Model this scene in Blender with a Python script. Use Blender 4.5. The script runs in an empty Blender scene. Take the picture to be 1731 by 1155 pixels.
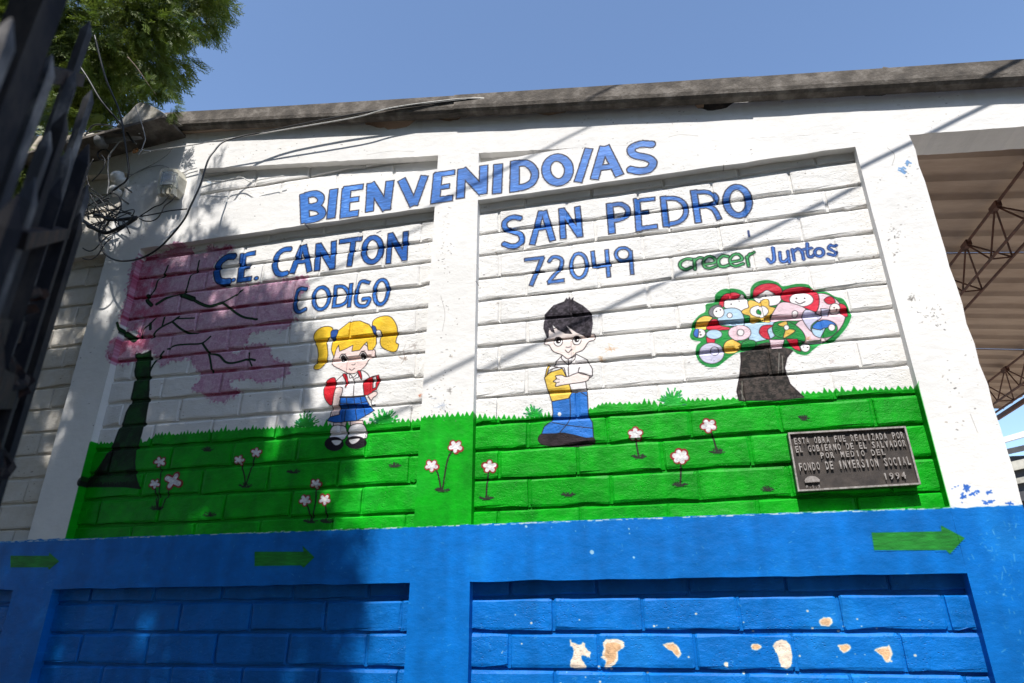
import bpy, bmesh, math, random
import numpy as np
from mathutils import Vector, Matrix, noise as mnoise

random.seed(7); rng = np.random.default_rng(7)
S = bpy.context.scene
COL = S.collection
R2 = math.radians

# ------------------------------------------------------------------ camera, sky, sun, exposure
CX, CY, CZ = 0.9237, -3.1041, 1.5962
YAW, PITCH, ROLL = -0.2277, 0.4062, -0.0039
FPX = 1109.78                                     # focal length in photo pixels (photo 1731 wide)
cam = bpy.data.cameras.new('camera'); camo = bpy.data.objects.new('camera', cam); COL.objects.link(camo)
_cy, _sy, _cp, _sp, _cr, _sr = math.cos(YAW), math.sin(YAW), math.cos(PITCH), math.sin(PITCH), math.cos(ROLL), math.sin(ROLL)
FW = Vector((_sy*_cp, _cy*_cp, _sp)); RT0 = Vector((_cy, -_sy, 0)); UP0 = RT0.cross(FW)
RT = _cr*RT0 + _sr*UP0; UP = -_sr*RT0 + _cr*UP0
camo.matrix_world = Matrix(((RT.x, UP.x, -FW.x, CX), (RT.y, UP.y, -FW.y, CY), (RT.z, UP.z, -FW.z, CZ), (0, 0, 0, 1)))
cam.sensor_width = 36; cam.lens = 36*FPX/1731; cam.clip_start = .05; cam.clip_end = 2000
cam.dof.use_dof = True; cam.dof.focus_distance = 3.9; cam.dof.aperture_fstop = 4.0
S.camera = camo

SUN_EL, SUN_AZ = R2(55.5), R2(0.0)                # sun stands behind the camera, square to the wall
w = bpy.data.worlds.new('World'); S.world = w; w.use_nodes = True
nt = w.node_tree; bg = nt.nodes['Background']
sky = nt.nodes.new('ShaderNodeTexSky'); sky.sky_type = 'NISHITA'; sky.sun_disc = False
sky.sun_elevation = SUN_EL; sky.sun_rotation = R2(180); sky.altitude = 600; sky.air_density = 1.0; sky.dust_density = .9; sky.ozone_density = 2.6
nt.links.new(sky.outputs[0], bg.inputs[0]); bg.inputs[1].default_value = 0.15
sun = bpy.data.lights.new('sun', 'SUN'); sun.energy = 4.1; sun.angle = R2(.53); sun.color = (1, .965, .91)
suno = bpy.data.objects.new('sun', sun); COL.objects.link(suno)
sd = Vector((math.sin(SUN_AZ)*math.cos(SUN_EL), -math.cos(SUN_AZ)*math.cos(SUN_EL), math.sin(SUN_EL)))   # towards the sun
suno.rotation_euler = sd.to_track_quat('Z', 'Y').to_euler(); suno.location = (0, -20, 30)
S.view_settings.view_transform = 'Standard'; S.view_settings.look = 'None'; S.view_settings.gamma = 1
S.view_settings.use_curve_mapping = False; S.view_settings.exposure = 0.76
S.render.engine = 'CYCLES'
S.cycles.max_bounces = 8; S.cycles.diffuse_bounces = 4; S.cycles.use_denoising = True

# ------------------------------------------------------------------ surveying helper: photo pixel -> metres on the plane Y = y
def ray(u, v):
    a, b = (u-865.5)/FPX, -(v-577.5)/FPX
    return RT*a + UP*b + FW
def at(u, v, y=0.0):
    d = ray(u, v); t = (y-CY)/d.y
    return Vector((CX+t*d.x, y, CZ+t*d.z))
def far(u, v, dist):
    d = ray(u, v); d = d/math.hypot(d.x, d.y)
    return Vector((CX, CY, CZ)) + d*dist

# ------------------------------------------------------------------ object helpers
def tag(o, label=None, cat=None, group=None, kind=None):
    if label: o['label'] = label
    if cat: o['category'] = cat
    if group: o['group'] = group
    if kind: o['kind'] = kind
    return o
def empty(name, loc=(0, 0, 0)):
    o = bpy.data.objects.new(name, None); o.location = loc; o.empty_display_size = .1; COL.objects.link(o); return o
def link(name, me, mat, parent=None, smooth=False):
    o = bpy.data.objects.new(name, me); COL.objects.link(o)
    if mat is not None and not me.materials: me.materials.append(mat)
    if smooth: me.polygons.foreach_set('use_smooth', [True]*len(me.polygons))
    if parent is not None:
        o.parent = parent
        o.matrix_parent_inverse = Matrix() if parent.parent else Matrix.Translation(-parent.location)
    return o
class MB:
    def __init__(s): s.v = []; s.f = []
    def add(s, vs, fs):
        n = len(s.v); s.v += [tuple(p) for p in vs]; s.f += [tuple(i+n for i in f) for f in fs]
    def box(s, a, b, M=None):
        vs = [Vector((x, y, z)) for x in (a[0], b[0]) for y in (a[1], b[1]) for z in (a[2], b[2])]
        if M is not None: vs = [M @ p for p in vs]
        s.add(vs, [(0, 1, 3, 2), (4, 6, 7, 5), (0, 4, 5, 1), (2, 3, 7, 6), (0, 2, 6, 4), (1, 5, 7, 3)])
    def tube(s, pts, r, n=6, cap=True):
        pts = [Vector(p) for p in pts]; m = len(pts)
        rr = r if isinstance(r, (list, tuple)) else [r]*m
        up = None; rings = []
        for i, p in enumerate(pts):
            t = (pts[min(i+1, m-1)]-pts[max(i-1, 0)]).normalized()
            if up is None:
                up = t.orthogonal().normalized()
            up = (up - t*up.dot(t)).normalized(); sdv = t.cross(up)
            rings.append([p + (up*math.cos(2*math.pi*k/n)+sdv*math.sin(2*math.pi*k/n))*rr[i] for k in range(n)])
        vs = [q for rg in rings for q in rg]; fs = []
        for i in range(m-1):
            for k in range(n):
                a, b = i*n+k, i*n+(k+1) % n
                fs.append((a, b, b+n, a+n))
        if cap:
            fs.append(tuple(range(n))[::-1]); fs.append(tuple(range((m-1)*n, m*n)))
        s.add(vs, fs)
    def bar(s, a, b, w, h=None, up=Vector((0, 0, 1))):
        a, b = Vector(a), Vector(b); h = h or w; t = (b-a).normalized()
        if abs(t.dot(up)) > .98: up = Vector((1, 0, 0))
        x = t.cross(up).normalized(); z = x.cross(t)
        vs = [p + x*sx*w/2 + z*sz*h/2 for p in (a, b) for sx in (-1, 1) for sz in (-1, 1)]
        s.add(vs, [(0, 2, 3, 1), (4, 5, 7, 6), (0, 1, 5, 4), (2, 6, 7, 3), (0, 4, 6, 2), (1, 3, 7, 5)])
    def lathe(s, prof, M=None, n=20):
        vs = []; 
        for (r, z) in prof:
            for k in range(n):
                a = 2*math.pi*k/n; p = Vector((r*math.cos(a), r*math.sin(a), z)); vs.append(M @ p if M is not None else p)
        fs = [(i*n+k, i*n+(k+1) % n, (i+1)*n+(k+1) % n, (i+1)*n+k) for i in range(len(prof)-1) for k in range(n)]
        fs.append(tuple(range(n))[::-1]); fs.append(tuple(range((len(prof)-1)*n, len(prof)*n)))
        s.add(vs, fs)
    def mesh(s, name='mesh'):
        me = bpy.data.meshes.new(name); me.from_pydata(s.v, [], s.f); me.update(); return me
    def build(s, name, mat, parent=None, smooth=False): return link(name, s.mesh(name), mat, parent, smooth)
def crom(pts, k=6, closed=False):
    P = [Vector(p) for p in pts]; out = []; n = len(P)
    rngi = range(n if closed else n-1)
    for i in rngi:
        p1, p2 = P[i], P[(i+1) % n]
        p0 = P[i-1] if (closed or i > 0) else p1*2-p2
        p3 = P[(i+2) % n] if (closed or i < n-2) else p2*2-p1
        for j in range(k):
            t = j/k
            out.append(.5*((2*p1)+(p2-p0)*t+(2*p0-5*p1+4*p2-p3)*t*t+(3*p1-p0-3*p2+p3)*t**3))
    if not closed: out.append(P[-1])
    return out

# ------------------------------------------------------------------ the hand-painted mural: flat print, drawn in code in wall metres
PPM = 500; MX0, MZ0 = -3.2, 1.15; MW, MH = 3200, 1900
CAN = np.empty((MH, MW, 3), np.float32); FID = np.zeros((MH, MW), np.int16); FIGS = [None]; CUR = [0]
def vnoise(h, w_, cell, seed, asp=1.0):
    r = np.random.default_rng(seed); gh, gw = int(h/cell)+3, int(w_/(cell*asp))+3
    g = r.random((gh, gw), dtype=np.float32)
    y = np.arange(h, dtype=np.float32)/cell; x = np.arange(w_, dtype=np.float32)/(cell*asp)
    yi, xi = y.astype(int), x.astype(int); fy, fx = y-yi, x-xi
    fy = (fy*fy*(3-2*fy))[:, None]; fx = (fx*fx*(3-2*fx))[None]
    a, b, c, d = g[yi][:, xi], g[yi][:, xi+1], g[yi+1][:, xi], g[yi+1][:, xi+1]
    return (a*(1-fx)+b*fx)*(1-fy)+(c*(1-fx)+d*fx)*fy
N1 = .5*vnoise(MH, MW, 26, 1)+.3*vnoise(MH, MW, 11, 2)+.2*vnoise(MH, MW, 4, 3)
N2 = .55*vnoise(MH, MW, 7, 4)+.45*vnoise(MH, MW, 3, 5)
N3 = .6*vnoise(MH, MW, 3, 8, 5)+.4*vnoise(MH, MW, 60, 9)
def rgb(*c): return np.array(c, np.float32)/255
WHITE, GREEN, BLUE = rgb(220, 218, 215), rgb(0, 146, 16), rgb(0, 101, 182)
LET, INK = rgb(62, 116, 196), rgb(72, 66, 74)
def cpx(P): return np.array([((p[0]-MX0)*PPM, (p[1]-MZ0)*PPM) for p in P], np.float64)
def fig(name=None, label=None):
    if name is None: CUR[0] = 0
    else: FIGS.append((name, label)); CUR[0] = len(FIGS)-1
def cover(pts):
    """anti-aliased even-odd coverage of a polygon in canvas pixels"""
    x0, y0 = np.floor(pts.min(0)).astype(int)-1; x1, y1 = np.ceil(pts.max(0)).astype(int)+2
    x0, y0 = max(x0, 0), max(y0, 0); x1, y1 = min(x1, MW), min(y1, MH)
    if x1 <= x0 or y1 <= y0: return None
    SS = 3; h, w_ = (y1-y0)*SS, (x1-x0)*SS
    D = np.zeros((h, w_+1), np.int32)
    q = (pts-[x0, y0])*SS
    for (ax, ay), (bx, by) in zip(q, np.roll(q, -1, 0)):
        if ay == by: continue
        if ay > by: ax, ay, bx, by = bx, by, ax, ay
        r0, r1 = max(int(math.ceil(ay-.5)), 0), min(int(math.ceil(by-.5)), h)
        if r1 <= r0: continue
        rows = np.arange(r0, r1); xs = ax+(rows+.5-ay)*(bx-ax)/(by-ay)
        np.add.at(D, (rows, np.clip(np.ceil(xs-.5).astype(int), 0, w_)), 1)
    m = (np.cumsum(D, 1)[:, :w_] & 1).astype(np.float32)
    return x0, y0, x1, y1, m.reshape(y1-y0, SS, x1-x0, SS).mean((1, 3))
def blend(win, m, color, alpha=1.0, mottle=0.0, col2=None, nz=None):
    x0, y0, x1, y1 = win
    c = np.asarray(color, np.float32)
    nn = (N1 if nz is None else nz)[y0:y1, x0:x1]
    if col2 is not None:
        t = np.clip((nn-.5)*3+.5, 0, 1)[..., None]; c = c*(1-t)+np.asarray(col2, np.float32)*t
    elif mottle: c = c*(1+mottle*(nn[..., None]-.5)*2)
    mm = (m*alpha)[..., None] if not isinstance(alpha, np.ndarray) else (m*alpha[y0:y1, x0:x1])[..., None]
    CAN[y0:y1, x0:x1] = CAN[y0:y1, x0:x1]*(1-mm)+c*mm
    if CUR[0]: FID[y0:y1, x0:x1][m > .4] = CUR[0]
def fill(P, color, **k):
    r = cover(cpx(P))
    if r is not None: blend(r[:4], r[4], color, **k)
def sdf_stroke(P, hw, butt=False, pad=8):
    """signed distance (canvas px) to a thick polyline, in a local window"""
    q = cpx(P); hw = hw*PPM
    x0, y0 = np.floor(q.min(0)-hw-pad).astype(int); x1, y1 = np.ceil(q.max(0)+hw+pad).astype(int)
    x0, y0 = max(x0, 0), max(y0, 0); x1, y1 = min(x1, MW), min(y1, MH)
    D = np.full((max(y1-y0, 1), max(x1-x0, 1)), 99., np.float32)
    if x1 <= x0 or y1 <= y0: return (x0, y0, x0, y0), D
    for i in range(len(q)-1):
        a, b = q[i], q[i+1]; L = np.hypot(*(b-a))
        if L < 1e-6: continue
        sx0 = max(int(min(a[0], b[0])-hw-pad), x0); sx1 = min(int(max(a[0], b[0])+hw+pad)+1, x1)
        sy0 = max(int(min(a[1], b[1])-hw-pad), y0); sy1 = min(int(max(a[1], b[1])+hw+pad)+1, y1)
        if sx1 <= sx0 or sy1 <= sy0: continue
        X, Y = np.meshgrid(np.arange(sx0, sx1)+.5-a[0], np.arange(sy0, sy1)+.5-a[1])
        t = (b-a)/L; u = X*t[0]+Y*t[1]; v = np.abs(-X*t[1]+Y*t[0])
        du = np.maximum(-u, u-L)
        if butt:
            dx, dy = np.maximum(du, 0), np.maximum(v-hw, 0)
            d = np.hypot(dx, dy)+np.minimum(np.maximum(du, v-hw), 0)
            if i > 0: d = np.minimum(d, np.hypot(X, Y)-hw)
        else: d = np.hypot(np.maximum(du, 0), v)-hw
        W_ = D[sy0-y0:sy1-y0, sx0-x0:sx1-x0]; np.minimum(W_, d, out=W_)
    return (x0, y0, x1, y1), D
def stroke(P, wd, color, **k):
    win, D = sdf_stroke(P, wd/2)
    if win[2] > win[0]: blend(win, np.clip(.5-D, 0, 1), color, **k)
def letter(strokes, color=LET, outline=.0042, ink=INK, name='painted_letter', butt=True):
    """strokes: list of (points in metres, half width); one united outlined glyph"""
    L = [sdf_stroke(P, hw, butt) for P, hw in strokes]
    x0, y0 = min(l[0][0] for l in L), min(l[0][1] for l in L); x1, y1 = max(l[0][2] for l in L), max(l[0][3] for l in L)
    D = np.full((y1-y0, x1-x0), 99., np.float32)
    for (a, b, c, d), d_ in L:
        if c > a and d > b:
            w_ = D[b-y0:d-y0, a-x0:c-x0]; np.minimum(w_, d_, out=w_)
    D = D + (N2[y0:y1, x0:x1]-.5)*1.6
    fig(name)
    o = outline*PPM/2
    blend((x0, y0, x1, y1), np.clip(.5-(D-o), 0, 1), ink)
    blend((x0, y0, x1, y1), np.clip(.5-(D+o), 0, 1), color, mottle=.20, nz=N3)
    blend((x0, y0, x1, y1), np.clip(.5-(D+o+1.5), 0, 1)*np.clip(N3[y0:y1, x0:x1]*4-2.5, 0, 1)*.35, rgb(150, 180, 215))
    fig()
def G(x0, y0, s, y=0.0):
    """tracing frame: enlarged-crop coordinates -> wall metres (X, Z)"""
    def f(*pts):
        o = []
        for (a, b) in pts:
            p = at(x0+a/s, y0+b/s, y); o.append((p.x, p.z))
        return o
    f.m = (at(x0+100/s, y0+100/s, y)-at(x0+110/s, y0+100/s, y)).length/10     # metres per crop pixel (near the origin)
    def sc(a, b): return (at(x0+a/s, y0+b/s, y)-at(x0+(a+10)/s, y0+b/s, y)).length/10
    f.sc = sc
    return f
def sm(P, k=6, closed=False): return [tuple(v) for v in crom([Vector((a, b, 0)).to_2d() for a, b in P], k, closed)]
def ring(g, cx, cy, rx, ry, tilt=0, n=28):
    t = R2(tilt); return g(*[(cx+rx*math.cos(a)*math.cos(t)-ry*math.sin(a)*math.sin(t), cy+rx*math.cos(a)*math.sin(t)+ry*math.sin(a)*math.cos(t))
                             for a in [2*math.pi*i/n for i in range(n+1)]])
YP = .048                                                      # face of the infill blocks behind the frame

CAN[:] = WHITE
# --- undercoat: white, green meadow, blue dado
CAN *= (1+.035*(N1[..., None]-.5))
zz = (np.arange(MH)/PPM+MZ0)[:, None]; xx = (np.arange(MW)/PPM+MX0)[None]
# grass
gl = G(0, 0, 1, YP)
top = gl((148, 752), (205, 748), (245, 748), (262, 736), (300, 735), (410, 727), (480, 724), (560, 720), (625, 717), (690, 713), (716, 711), (800, 707), (870, 708),
         (930, 704), (995, 695), (1018, 684), (1092, 683), (1112, 686), (1160, 678), (1220, 676), (1300, 672), (1360, 666), (1455, 660), (1550, 657))
top[0] = (-2.336, top[0][1]); top[-1] = (2.063, top[-1][1])
saw = []; x = top[0][0]; tx = [p[0] for p in top]; tz = [p[1] for p in top]
while x < 2.063:
    z = float(np.interp(x, tx, tz)); st = random.uniform(.018, .031); hgt = random.choice([random.uniform(.008, .02), random.uniform(.014, .032)])
    if random.random() < .1: hgt *= 1.5
    saw += [(x, z-.003), (x+st*random.uniform(.35, .6), z-.003+hgt)]; x += st
fill([(-2.336, 2.0)]+saw+[(2.0625, float(tz[-1])), (2.0625, 2.0)], GREEN, mottle=.14, nz=N1)
# bushes on the meadow edge
def bush(u, v, r, h, n=9, c=rgb(10, 146, 40)):
    fig('painted_bush')
    g = G(0, 0, 1, YP)
    pts = []
    for i in range(n*2+1):
        a = math.pi*i/(n*2); k = 1.0 if i % 2 == 0 else .62
        k *= random.uniform(.85, 1.1)
        pts.append((u-r*k*math.cos(a), v-h*k*math.sin(a)))
    fill(g(*pts), c, mottle=.2)
    for i in range(26):
        a = math.pi*random.random(); k = random.uniform(.5, 1.0)
        p = (u-r*k*math.cos(a), v-h*k*math.sin(a)); q = (p[0]-5*math.cos(a), p[1]-5*math.sin(a))
        stroke(g(p, q), .006, c if i % 3 else rgb(20, 120, 70))
    fig()
bush(517, 722, 21, 24, c=rgb(6, 110, 24)); bush(650, 716, 22, 22, 6); bush(903, 705, 14, 18); bush(1136, 686, 21, 29, 6)
# cherry tree: blossom masses as dabbed paint
CH1, CH2, CHR = rgb(200, 154, 178), rgb(172, 114, 144), rgb(156, 50, 80)
fig('painted_cherry_tree', 'painted blossoming tree with pink crown and dark green trunk on the left half of the mural')
pink = [(234, 451), (248, 434), (270, 429), (291, 422), (303, 417), (325, 421), (328, 432), (346, 428), (352, 418), (371, 420), (391, 415), (392, 424), (372, 432), (360, 451), (361, 478),
        (388, 488), (440, 480), (480, 475), (517, 468), (519, 492), (496, 507), (495, 538), (484, 556), (452, 556), (424, 562), (417, 577), (404, 592), (386, 596), (403, 601), (412, 587), (436, 581), (454, 589), (461, 607), (480, 614),
        (489, 617), (488, 631), (470, 641), (443, 648), (425, 640), (403, 641), (389, 643), (391, 655), (403, 662), (400, 668), (384, 670), (382, 678), (358, 677), (345, 666), (324, 659), (341, 640), (331, 619), (322, 607), (315, 603),
        (303, 611), (290, 609), (277, 617), (265, 612), (268, 600), (248, 592), (230, 597), (228, 610), (210, 615), (194, 612), (192, 598), (196, 582), (220, 573), (232, 568), (234, 556), (222, 560), (212, 548), (217, 529), (223, 510), (228, 478)]
g = G(0, 0, 1, YP); PK = g(*pink)
rag = []
for i, p in enumerate(PK):
    q = PK[(i+1) % len(PK)]; n = max(1, int(math.hypot(q[0]-p[0], q[1]-p[1])/.02))
    for j in range(n): rag.append((p[0]+(q[0]-p[0])*j/n+random.gauss(0, .003), p[1]+(q[1]-p[1])*j/n+random.gauss(0, .003)))
fill(rag, CH1, col2=CH2, nz=N2, alpha=.55+.4*N1)
for k in range(3):
    for p in rag: q = (p[0]+random.gauss(0, .009), p[1]+random.gauss(0, .009)); stroke([q, (q[0]+random.gauss(0, .005), q[1]+random.gauss(0, .005))], random.uniform(.006, .015), CH1 if random.random() < .5 else CH2, alpha=random.uniform(.3, .75))
for p in rag[::2]: stroke([p, (p[0]+random.gauss(0, .006), p[1]+random.gauss(0, .006))], .010, CH2 if random.random() < .7 else CHR, alpha=.4)
rc = cover(cpx(rag)); x0_, y0_, x1_, y1_, mk = rc
# deeper red where the brush loaded the bed joints
ZJ = [3.832, 3.683, 3.541, 3.39, 3.249, 3.10, 2.969, 2.827, 2.68, 2.536, 2.397, 2.249, 2.102]
band = np.zeros((MH, 1), np.float32)
for z in ZJ: band = np.maximum(band, np.clip(1-np.abs(zz-z-.006)/.013, 0, 1))
mk2 = mk*np.clip(band[y0_:y1_]*1.6, 0, 1)*np.clip((vnoise(MH, MW, 40, 21)[y0_:y1_, x0_:x1_])*2-.35, 0, 1)
blend((x0_, y0_, x1_, y1_), mk2*.8, CHR)
sl = mk*np.clip((xx[:, x0_:x1_]*-1-2.02)*6, 0, 1)*np.clip(N1[y0_:y1_, x0_:x1_]*3-1.0, 0, 1)*.6
blend((x0_, y0_, x1_, y1_), sl, CHR)
blend((x0_, y0_, x1_, y1_), mk*np.clip(N2[y0_:y1_, x0_:x1_]*5-3.0, 0, 1)*.45, rgb(235, 200, 215))
TR = rgb(12, 62, 20); BK = rgb(16, 26, 18)
g7 = G(180, 330, 5.77, YP); gB = G(180, 520, 5.77, YP); gC = G(110, 710, 5.77, YP)
for P, wd in (((g7((605, 690), (570, 770), (500, 830), (470, 920), (405, 990))), .012), (g7((405, 985), (400, 1030), (440, 1075)), .026), (g7((905, 640), (880, 740), (820, 790), (780, 920), (740, 960)), .011),
              (g7((490, 1065), (600, 1000), (740, 965), (830, 1010), (920, 1060), (1010, 1085), (1130, 1050)), .020), (g7((740, 975), (850, 1015)), .035), (g7((1130, 1050), (1240, 990), (1330, 925)), .011), (g7((1140, 1055), (1200, 1100), (1270, 1154), (1350, 1195), (1465, 1210)), .014),
              (gB((335, 300), (360, 220), (430, 160), (490, 100)), .011), (gB((430, 160), (430, 210)), .02), (gB((570, 95), (545, 185)), .012), (gB((440, 300), (490, 230), (560, 180), (640, 140), (710, 90)), .013), (gB((680, 110), (860, 105)), .009), (gB((650, 145), (720, 205), (800, 245), (890, 250)), .013),
              (gB((600, 405), (680, 370), (800, 360), (930, 350), (1015, 285)), .011), (gB((940, 355), (1000, 450), (1020, 540), (1030, 625)), .013), (gB((1000, 450), (1100, 470), (1160, 530), (1220, 545), (1300, 530), (1390, 505), (1450, 515)), .013), (gB((1390, 505), (1420, 570)), .009), (gB((1390, 440), (1390, 505)), .008),
              (gB((160, 180), (185, 250), (240, 300)), .018), (gB((200, 265), (275, 315)), .04), (gB((560, 430), (520, 480), (450, 570), (410, 660)), .013)):
    stroke(sm(P, 5), wd, BK, mottle=.3)
    stroke(sm(P, 5), wd*.4, TR)
trunk = gB((290, 462), (320, 450), (345, 462), (400, 440), (432, 425), (432, 480), (425, 600), (418, 700), (408, 900), (395, 960), (380, 1060), (368, 1154)) + gC((770, 20), (745, 130), (720, 230), (690, 300), (680, 420), (690, 560), (712, 640), (725, 665), (600, 650), (450, 640), (300, 640), (200, 640), (330, 500), (400, 370), (480, 230), (520, 120), (560, 30)) + gB((160, 1130), (190, 1020), (240, 930), (248, 880), (270, 790), (288, 700), (278, 620), (290, 560))
fill(trunk, rgb(8, 64, 14), col2=rgb(10, 38, 12), nz=N1)
stroke(trunk+trunk[:1], .012, BK, alpha=.85)
stroke(gC((500, 260), (420, 380), (330, 510), (220, 620)), .05, rgb(22, 14, 12), alpha=.7)
for i in range(46):
    a = 200+i*11.5; stroke(gC((a, 655), (a+random.uniform(-6, 6), 625-random.random()*20)), .006, BK)
fig()
# flowers on the meadow
def flower(u, v, r, stem, n=5, tuft=True, rot=0, tone=1.0):
    fig('painted_flower')
    g = G(0, 0, 1, YP)
    if stem:
        stroke(sm(g((u, v), *stem), 5), .0075, rgb(40, 32, 30)); bx, by = stem[-1]
        if tuft: tuft_at(g, bx, by)
    for i in range(n):
        a = rot+2*math.pi*i/n+random.gauss(0, .08); r_ = r; l = .86*r*random.uniform(.85, 1.12)
        stroke(g((u, v), (u+l*.72*math.cos(a), v+l*.62*math.sin(a))), .0024*r, rgb(150, 30, 40), alpha=.9)
    for i in range(n):
        a = rot+2*math.pi*i/n
        stroke(g((u, v), (u+r*.6*math.cos(a), v+r*.5*math.sin(a))), .0015*r, rgb(206, 204, 206), mottle=.2, nz=N2)
    stroke(g((u-1, v), (u+1, v)), .012, rgb(225, 222, 220)); fig()
def tuft_at(g, u, v, s=1.0):
    for k in range(15):
        a = -math.pi*random.random()
        stroke(g((u+random.uniform(-7, 7)*s, v+2), (u+random.uniform(9, 14)*s*math.cos(a), v+random.uniform(3, 7)*s*math.sin(a))), .0042, rgb(38, 44, 36))
flower(271, 781, 12, [(271, 800), (268, 845), (265, 860)], tuft=True, rot=.6); flower(292, 813, 19, [(282, 838), (274, 858)], 4, False, .5); flower(261, 818, 11, [(264, 840), (266, 858)], 5, False, .3)
flower(404, 778, 11, [(412, 800), (415, 821)], 5, False); flower(433, 765, 11, [(425, 790), (415, 822)], 5, True, 1)
flower(534, 818, 11, [(534, 845), (527, 880)], 5, False, .2); flower(516, 846, 12, [(522, 862), (526, 882)], 5, True, .4); flower(549, 845, 12, [(551, 862), (552, 882)], 5, True, .3)
flower(735, 791, 13, [(745, 803), (751, 832)], 5, False, .3); flower(775, 759, 14, [(762, 780), (753, 832)], 5, True, .4)
flower(828, 789, 14, [(824, 812), (822, 843)], 5, True, .9); flower(1074, 734, 14, [(1076, 752), (1080, 773)], 5, True, .9); flower(1198, 720, 15, [(1206, 741), (1212, 764)], 5, True, .4); flower(1150, 772, 16, [(1151, 795), (1150, 820)], 6, True, .2)
for (u, v) in ((351, 761), (354, 871), (497, 798), (666, 788), (961, 837), (1297, 828), (1357, 708)):
    fig('painted_grass_tuft'); tuft_at(G(0, 0, 1, YP), u, v, .9); fig()
# --- blue dado and edge
edge = []
for i in range(0, 340):
    x = -3.3+i*.02; edge.append((x, 2.034+random.gauss(0, .0018)+.004*math.sin(x*2.1)))
fill([(-3.4, 1.0)]+edge+[(3.4, 1.0)], BLUE, mottle=.08, nz=N1)
for i in range(900):   # dry-brushed white showing through along the line
    x = random.uniform(-3.1, 3.1); z = 2.033+abs(random.gauss(0, .004))-.004
    if random.random() < .75+.25*math.sin(x*5): stroke([(x, z), (x+random.uniform(.004, .03), z+random.gauss(0, .001))], random.uniform(.002, .005), rgb(190, 200, 210), alpha=random.uniform(.3, .9))
for i in range(1400):  # pale scuffs in the blue
    x = random.uniform(-2.6, 3.1); z = random.uniform(1.2, 2.02)
    if random.random() < .6+.4*math.sin(x*3+z*9): stroke([(x, z), (x+random.gauss(0, .008), z+random.gauss(0, .006))], random.uniform(.0015, .0035), rgb(110, 160, 205), alpha=random.uniform(.15, .6))
g5 = G(1200, 850, 3.26)
for i in range(170):
    z = random.uniform(1.35, 1.98); x = 2.09+random.random()**.7*.3; stroke([(x, z), (x+random.gauss(0, .006), z+random.gauss(0, .010))], random.uniform(.0018, .0045), rgb(150, 180, 200), alpha=random.uniform(.12, .5))
for (a, b, s_) in ((595, 125, 10), (1142, 138, 6), (1145, 163, 4), (945, 262, 16), (1168, 290, 8), (858, 150, 3), (730, 130, 3)):
    gg = G(700, 850, 3.147); stroke(gg((a, b), (a+2, b+2)), s_*.0011, rgb(200, 215, 220), alpha=.7)
# peeled patches on the lower blocks
g4 = G(700, 850, 3.147, YP); g5p = G(1200, 850, 3.26, YP); TAN, PAL = rgb(208, 166, 126), rgb(226, 208, 190)
for P, c in ((g4((830, 728), (842, 745), (880, 752), (905, 745), (915, 775), (938, 795), (935, 822), (915, 818), (890, 812), (895, 845), (912, 880), (840, 880), (832, 850), (845, 820), (850, 780), (830, 755)), PAL),
             (g4((1010, 735), (1050, 725), (1110, 735), (1115, 770), (1085, 790), (1082, 840), (1050, 870), (1015, 882), (1018, 840), (1000, 825), (1010, 780)), TAN),
             (g4((1325, 755), (1370, 745), (1400, 760), (1418, 800), (1405, 825), (1380, 795), (1345, 775)), TAN), (g4((1652, 855), (1665, 850), (1668, 872), (1655, 870)), PAL),
             (g5p((228, 785), (262, 778), (284, 795), (265, 812), (235, 805)), TAN), (g5p((350, 785), (395, 755), (440, 785), (445, 900), (395, 905), (375, 840), (358, 810)), PAL),
             (g5p((608, 650), (640, 630), (676, 650), (660, 682), (615, 675)), TAN), (g5p((710, 785), (755, 780), (778, 800), (740, 825), (718, 808)), TAN),
             (g5p((915, 805), (990, 792), (1003, 845), (975, 878), (945, 840), (918, 822)), TAN), (g5p((80, 885), (98, 882), (100, 902), (84, 900)), PAL)):
    P = [(a+random.gauss(0, .0016), b+random.gauss(0, .0016)) for a, b in sm(P, 4, True)]
    stroke(P+P[:1], .0045, rgb(120, 160, 190), alpha=.7); fill(P, PAL, mottle=.12, nz=N2); fill([(sum(p[0] for p in P)/len(P)*.25+q[0]*.75, sum(p[1] for p in P)/len(P)*.25+q[1]*.75) for q in P], c, mottle=.15, nz=N2)
for i in range(60):
    x = random.uniform(.1, 2.0); z = random.choice([1.30, 1.36, 1.47, 1.6])+random.gauss(0, .03); stroke([(x, z), (x+.002, z)], random.uniform(.003, .010), PAL, alpha=.85)
# blue splashes on the white pillar, flakes elsewhere
g2 = G(1320, 710, 5.02)
for (a, b, s_) in ((1570, 560, 40), (1590, 590, 36), (1555, 650, 30), (1540, 620, 16), (1480, 570, 12), (1505, 560, 10), (1455, 585, 8), (1535, 700, 8), (1600, 640, 18)):
    for k in range(6): stroke(g2((a+random.gauss(0, s_*.4), b+random.gauss(0, s_*.3)), (a+random.gauss(0, s_*.5), b+random.gauss(0, s_*.4))), s_*.00013, rgb(48, 96, 180))
g3 = G(1431, 450, 2.687)
for (a, b) in ((545, 1010), (525, 1045), (640, 1030), (630, 1075), (655, 1070), (750, 1078), (595, 1025), (575, 1035)):
    for k in range(5): stroke(g3((a+random.gauss(0, 6), b+random.gauss(0, 5)), (a+random.gauss(0, 10), b+random.gauss(0, 5))), .005, rgb(48, 96, 180))
g1 = G(1431, 80, 2.887)
for (a, b, c) in ((302, 568, 12), (275, 600, 13), (282, 612, 8)): 
    for k in range(7): stroke(g1((a+random.gauss(0, c*.6), b+random.gauss(0, c*.5)), (a+random.gauss(0, c*.6), b+random.gauss(0, c*.6))), .009, rgb(110, 150, 195))
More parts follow.
